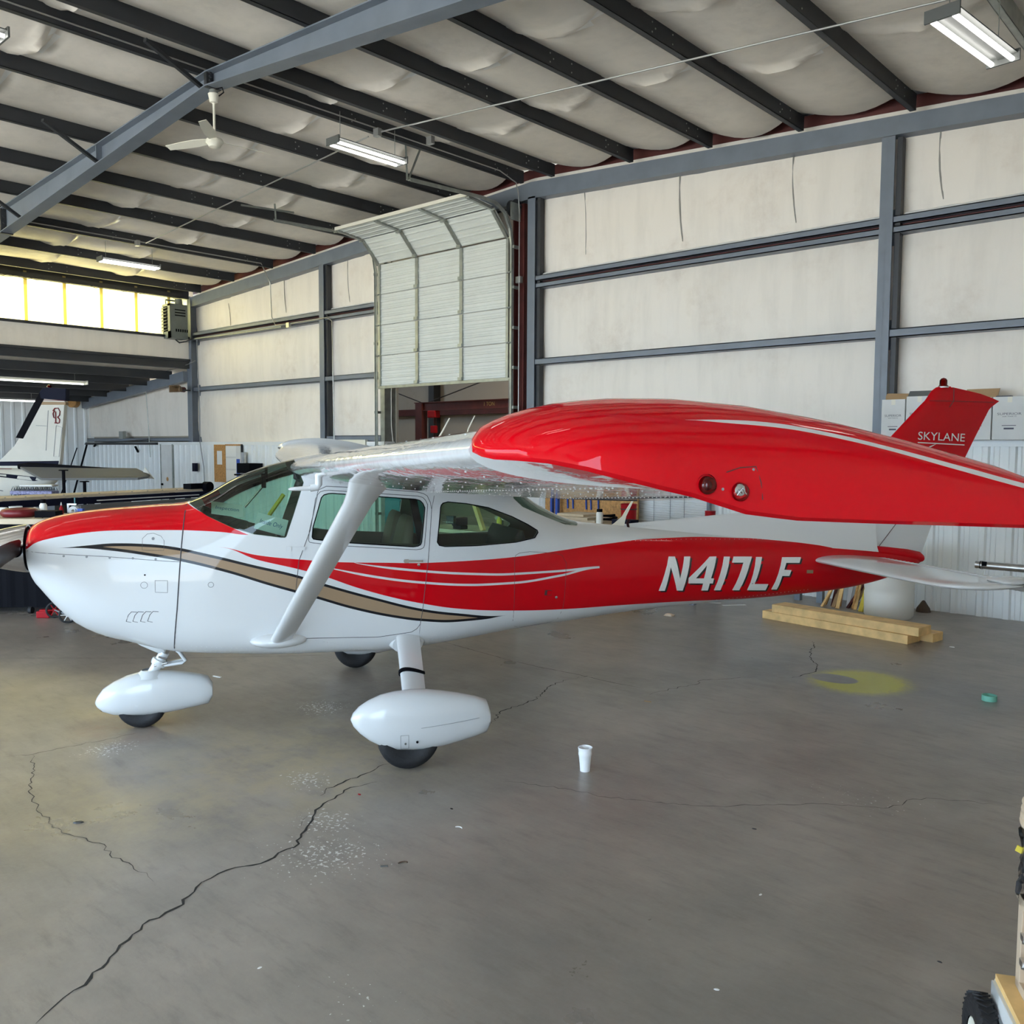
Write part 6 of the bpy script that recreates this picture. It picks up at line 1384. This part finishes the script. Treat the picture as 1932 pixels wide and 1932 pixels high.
# ---- far room: crane
cr=empty('jib_crane',(-18.2,16.4,0),label='dark red jib crane marked 1 TON in the room behind the raised door',cat='crane')
MB().box2((-.13,-.10,0),(.13,.10,3.26)).build('mast',M['redsteel'],cr)
jb=MB().box2((.13,-.04,3.07),(4.6,.04,3.27)).box2((.13,-.08,3.05),(4.6,.08,3.07)).box2((-.2,-.08,3.26),(4.6,.08,3.28)).build('jib_beam',M['redsteel'],cr)
put_text('lettering','1 TON',mat('ochre_lettering',(.50,.34,.10),.6),jb,(at(923,756,1,16.36).x+18.2,-.043,3.17),(1,0,0),(0,0,1),.36,.10,size=1)
MB().box2((.35,-.1,2.86),(.65,.1,3.05)).box2((.42,-.06,2.45),(.6,.06,2.65)).build('hoist',M['redplastic'],cr,bevel=.02); MB().tube([(.5,0,2.5),(.5,0,.9)],.012,6).tube([(.56,.03,3.0),(.56,.03,.8)],.012,6).tube([(.52,0,3.0),(.52,0,2.7)],.02,6).build('chain',M['redsteel'],cr)
MB().tube([(-1.6,0,3.75),(0,0,3.28)],.015,6).tube([(0.3,0,3.28),(3.0,0,3.9)],.015,6).build('tie_rod',M['purlin'],cr)
ld=bpy.data.lights.new('far_room_lamp','AREA'); ld.energy=160; ld.size=1.2; ld.color=(1,.9,.75); lo_=bpy.data.objects.new('far_room_lamp',ld); COL.objects.link(lo_); lo_.location=(-15,15.5,6.2)  # unseen area light added to brighten the room behind the door
# ---- on the open floor
cp=empty('foam_cup',(-3.381,4.44,0),label='white foam cup standing alone on the concrete floor',cat='cup')
MB().lathe((0,0,0),(0,0,1),[(.003,0),(0,.031),(.05,.035),(.10,.0405),(.105,.0425),(.118,.0432),(.123,.042),(.145,.0445),(.152,.0465),(.154,.0445),(.145,.042),(.02,.031),(.02,0)],36).build('cup_body',M['foam'],cp,50)
tpz=empty('tape_ring',(-1.924,7.99,0),label='mint green tape ring lying on the floor at the right',cat='tape ring')
MB().lathe((0,0,0),(0,0,1),[(0,.05),(0,.058),(.045,.058),(.045,.05),(0,.05)],32).build('ring',M['mint'],tpz,50)
def bit(name,px,py,label,cat,kind,size,m,rot=0):
    p=at(px,py,2,0); R_=Matrix.Rotation(rot,3,'Z'); s_=size
    if kind=='curl': mb=MB().tube([p+V(0,0,s_*.15)+R_@V(s_*math.cos(t),s_*.7*math.sin(t),0) for t in (0,.5,1,1.5,2,2.5)],s_*.14,6)
    elif kind=='chip': mb=MB().loft([[p+R_@V(s_*a*k_,s_*b_*.6*k_,z) for a,b_ in((1,0),(.4,.9),(-.6,.7),(-1,-.1),(-.3,-.8),(.6,-.7))] for z,k_ in((0,1),(s_*.18,.8))])
    elif kind=='strip': mb=MB().box(p+V(0,0,.003),(s_*2,s_*.35,.005),R_)
    elif kind=='crumple': mb=MB().loft([[p+R_@V(s_*k_*(1+.3*math.sin(j*2.3+z*90))*math.cos(j*PI/4),s_*.7*k_*(1+.3*math.cos(j*1.7))*math.sin(j*PI/4),z) for j in range(8)] for z,k_ in((0,1),(s_*.3,.9),(s_*.5,.4))])
    thing(name,label,cat,mb,M[m])
bit('red_chip',678,1499,'small red plastic chip beside the main floor crack','debris','chip',.014,'redplastic')
bit('white_curl',864,1563,'white curled shaving on the floor below the near wheel','debris','curl',.022,'boxwhite',.5)
bit('black_chip',852,1526,'black chip on the floor just above the white curl','debris','chip',.012,'black')
bit('clear_strip',725,1635,'pale flat strip on the floor left of a dark curl','debris','strip',.018,'fixture',.8)
bit('dark_curl',760,1630,'thin dark curl on the floor beside the pale strip','debris','curl',.024,'trim',1.2)
bit('dark_flake',148,1552,'flat brown-grey flake on the sandy patch at the lower left','debris','chip',.030,'purlin',.9)
bit('dark_flake',1423,1564,'dark flake on the open floor right of centre','debris','chip',.014,'purlin',.3)
bit('dark_flake',1773,1815,'dark flake on the floor near the cart','debris','chip',.011,'purlin')
bit('paper_scrap',1352,1867,'white torn paper scrap at the bottom of the floor','debris','chip',.012,'paper',.5)
bit('paper_scrap',490,1826,'white paint chip at the lower left of the floor','debris','chip',.011,'paper',1.5)
bit('paper_scrap',1435,1688,'off-white fleck on the floor right of the foam cup line','debris','chip',.011,'paper',1.5)
bit('paper_scrap',1796,1221,'small white scrap on the floor right of the pine boards','debris','chip',.028,'paper')
bit('crumpled_rag',1262,1162,'crumpled yellow-white rag on the floor below the rear fuselage','rag','crumple',.065,'cardlt',.4)
bit('white_strip',1385,1142,'white torn strip on the floor under the registration letters','debris','strip',.16,'paper',.9)
bit('white_strip',1340,1137,'second white torn strip beyond the first under the tail','debris','strip',.14,'boxwhite',.3)
bit('white_scraps',410,1277,'pair of white scraps on the floor behind the nose wheel','debris','strip',.05,'paper',.2)
bit('red_scrap',1222,1324,'small reddish scrap on the floor left of the yellow stain','debris','strip',.03,'card',.2)
# ---- cart at the lower right corner
E_=V(-.70,3.13,0); RC=math.radians(-62); Rk=Matrix.Rotation(RC,3,'Z')
ct=empty('utility_cart',E_,RC,label='white painted wooden cart on pneumatic wheels at the lower right corner',cat='cart')
MB().box2((0,0,.33),(1.1,.75,.352)).build('deck',M['wood'],ct)
mb=MB(); mb.box2((.0,-.012,.06),(.09,.012,.33)); mb.box2((0,-.012,.27),(1.1,.012,.33)); mb.box2((-.012,0,.20),(.012,.75,.33)); mb.box2((1.03,-.012,.06),(1.1,.012,.33)); mb.box2((0,-.012,.05),(1.1,.012,.12)); mb.build('side_rail',M['boxwhite'],ct,bevel=.003)
mb=MB(); mb.box2((.03,.03,.10),(1.07,.72,.30)); mb.build('dark_bin',M['black'],ct)  # black block put in for the shade inside the cart's opening
def cwheel(x,y):
    wh=MB().lathe((x,y,.147),(0,1,0),[(-.028,.075),(-.032,.10),(-.03,.13),(-.02,.143),(0,.147),(.02,.143),(.03,.13),(.032,.10),(.028,.075)],40).build('wheel',M['rubber'],ct,40)
    mb=MB()
    for k in range(36):
        a=2*PI*k/36; u=V(math.cos(a),0,math.sin(a)); t_=V(-math.sin(a),0,math.cos(a))
        for s_,o_ in((1,-.012),(-1,.012)):
            c_=V(x,y+o_,.147)+u*.146; mb.beam(c_+V(0,-.014,0)+t_*.009*s_,c_+V(0,.014,0)-t_*.009*s_,.005,.006,up=u)
    mb.build('tread',M['rubber'],wh)
    MB().lathe((x,y,.147),(0,-1,0),[(-.02,.078),(.022,.078),(.026,.072),(.012,.05),(.014,.03),(.035,.028),(.04,.0)],28).build('wheel_rim',M['cream'],wh,30)
cwheel(.06,-.047); cwheel(.95,-.047); cwheel(.95,.84)
MB().tube([(.06,-.05,.147),(.06,.7,.147)],.010,8).tube([(.95,-.10,.147),(.95,.84,.147)],.010,8).build('axle',M['galv'],ct)
def ck(x,y,z): p=E_+Rk@V(x,y,0); return (p.x,p.y,z)
bx=empty('open_crate',ck(.05,.045,.353),RC,label='tan open-sided wooden crate with brown inside on the cart deck',cat='crate')
MB().box2((0,0,0),(.02,.5,.30)).box2((0,0,0),(.75,.5,.02)).box2((0,0,.28),(.75,.5,.30)).box2((0,.48,0),(.75,.5,.30)).box2((0,-.002,0),(.04,.02,.30)).box2((0,-.002,0),(.75,.02,.03)).box2((0,-.002,.265),(.75,.02,.30)).build('crate_frame',M['cardlt'],bx,bevel=.002)
MB().box2((.04,.02,.03),(.75,.03,.265)).build('recessed_panel',M['card'],bx)
for z in(.20,.12): MB().box((.09,.0,z),(.03,.03,.02)).tube([(.07,0,z),(.10,-.012,z-.01),(.12,0,z)],.006,6).build('latch',M['alu'],bx)
M['bluegrey']=mat('blue_grey_plastic',(.12,.14,.17),.4)
pl_=empty('wrapped_bucket',ck(.13,.165,.654),RC,label='dark bucket wrapped in clear plastic standing on the crate',cat='bucket')
MB().lathe((0,0,0),(0,0,1),[(0,0),(0,.125),(.2,.135),(.205,.135),(.205,.0)],32).build('bucket_body',M['bluegrey'],pl_,40)
rnd=random.Random(3); rr=[]
for k in range(9):
    z=.235*k/8; rr.append([( (.142+.010*rnd.uniform(-1,1))*math.cos(a*PI/18),(.142+.010*rnd.uniform(-1,1))*math.sin(a*PI/18),z+rnd.uniform(-.004,.004)) for a in range(36)])
MB().loft(rr,cap=False).build('plastic_wrap',M['clear'],pl_)
cl=empty('hose_coil',ck(.13,.165,.892),RC,label='tan coiled hose heaped on top of the wrapped bucket',cat='hose')
MB().lathe((0,0,-.02),(0,0,1),[(0,0),(0,.14),(.015,.145),(.03,.14)],32).build('lid',M['clear'],cl,40)
for k in range(7):
    r_=.135-.0*k-(.012*(k-3) if k>3 else 0); z=.018+.021*k
    MB().tube([((r_+.006*math.sin(t))*math.cos(t*PI/14)+.005*k,(r_)*math.sin(t*PI/14),z+.004*math.sin(t*.8+k)) for t in range(29)],.0135,8).build('hose_loop',M['cardlt'],cl,60)
thing('yellow_tag','yellow tag sticking out of the plastic wrap on the bucket','tag',MB().box(ck(.06,.035,.80),(.018,.006,.020),Matrix.Rotation(.3,3,'Y')),M['yellow'])
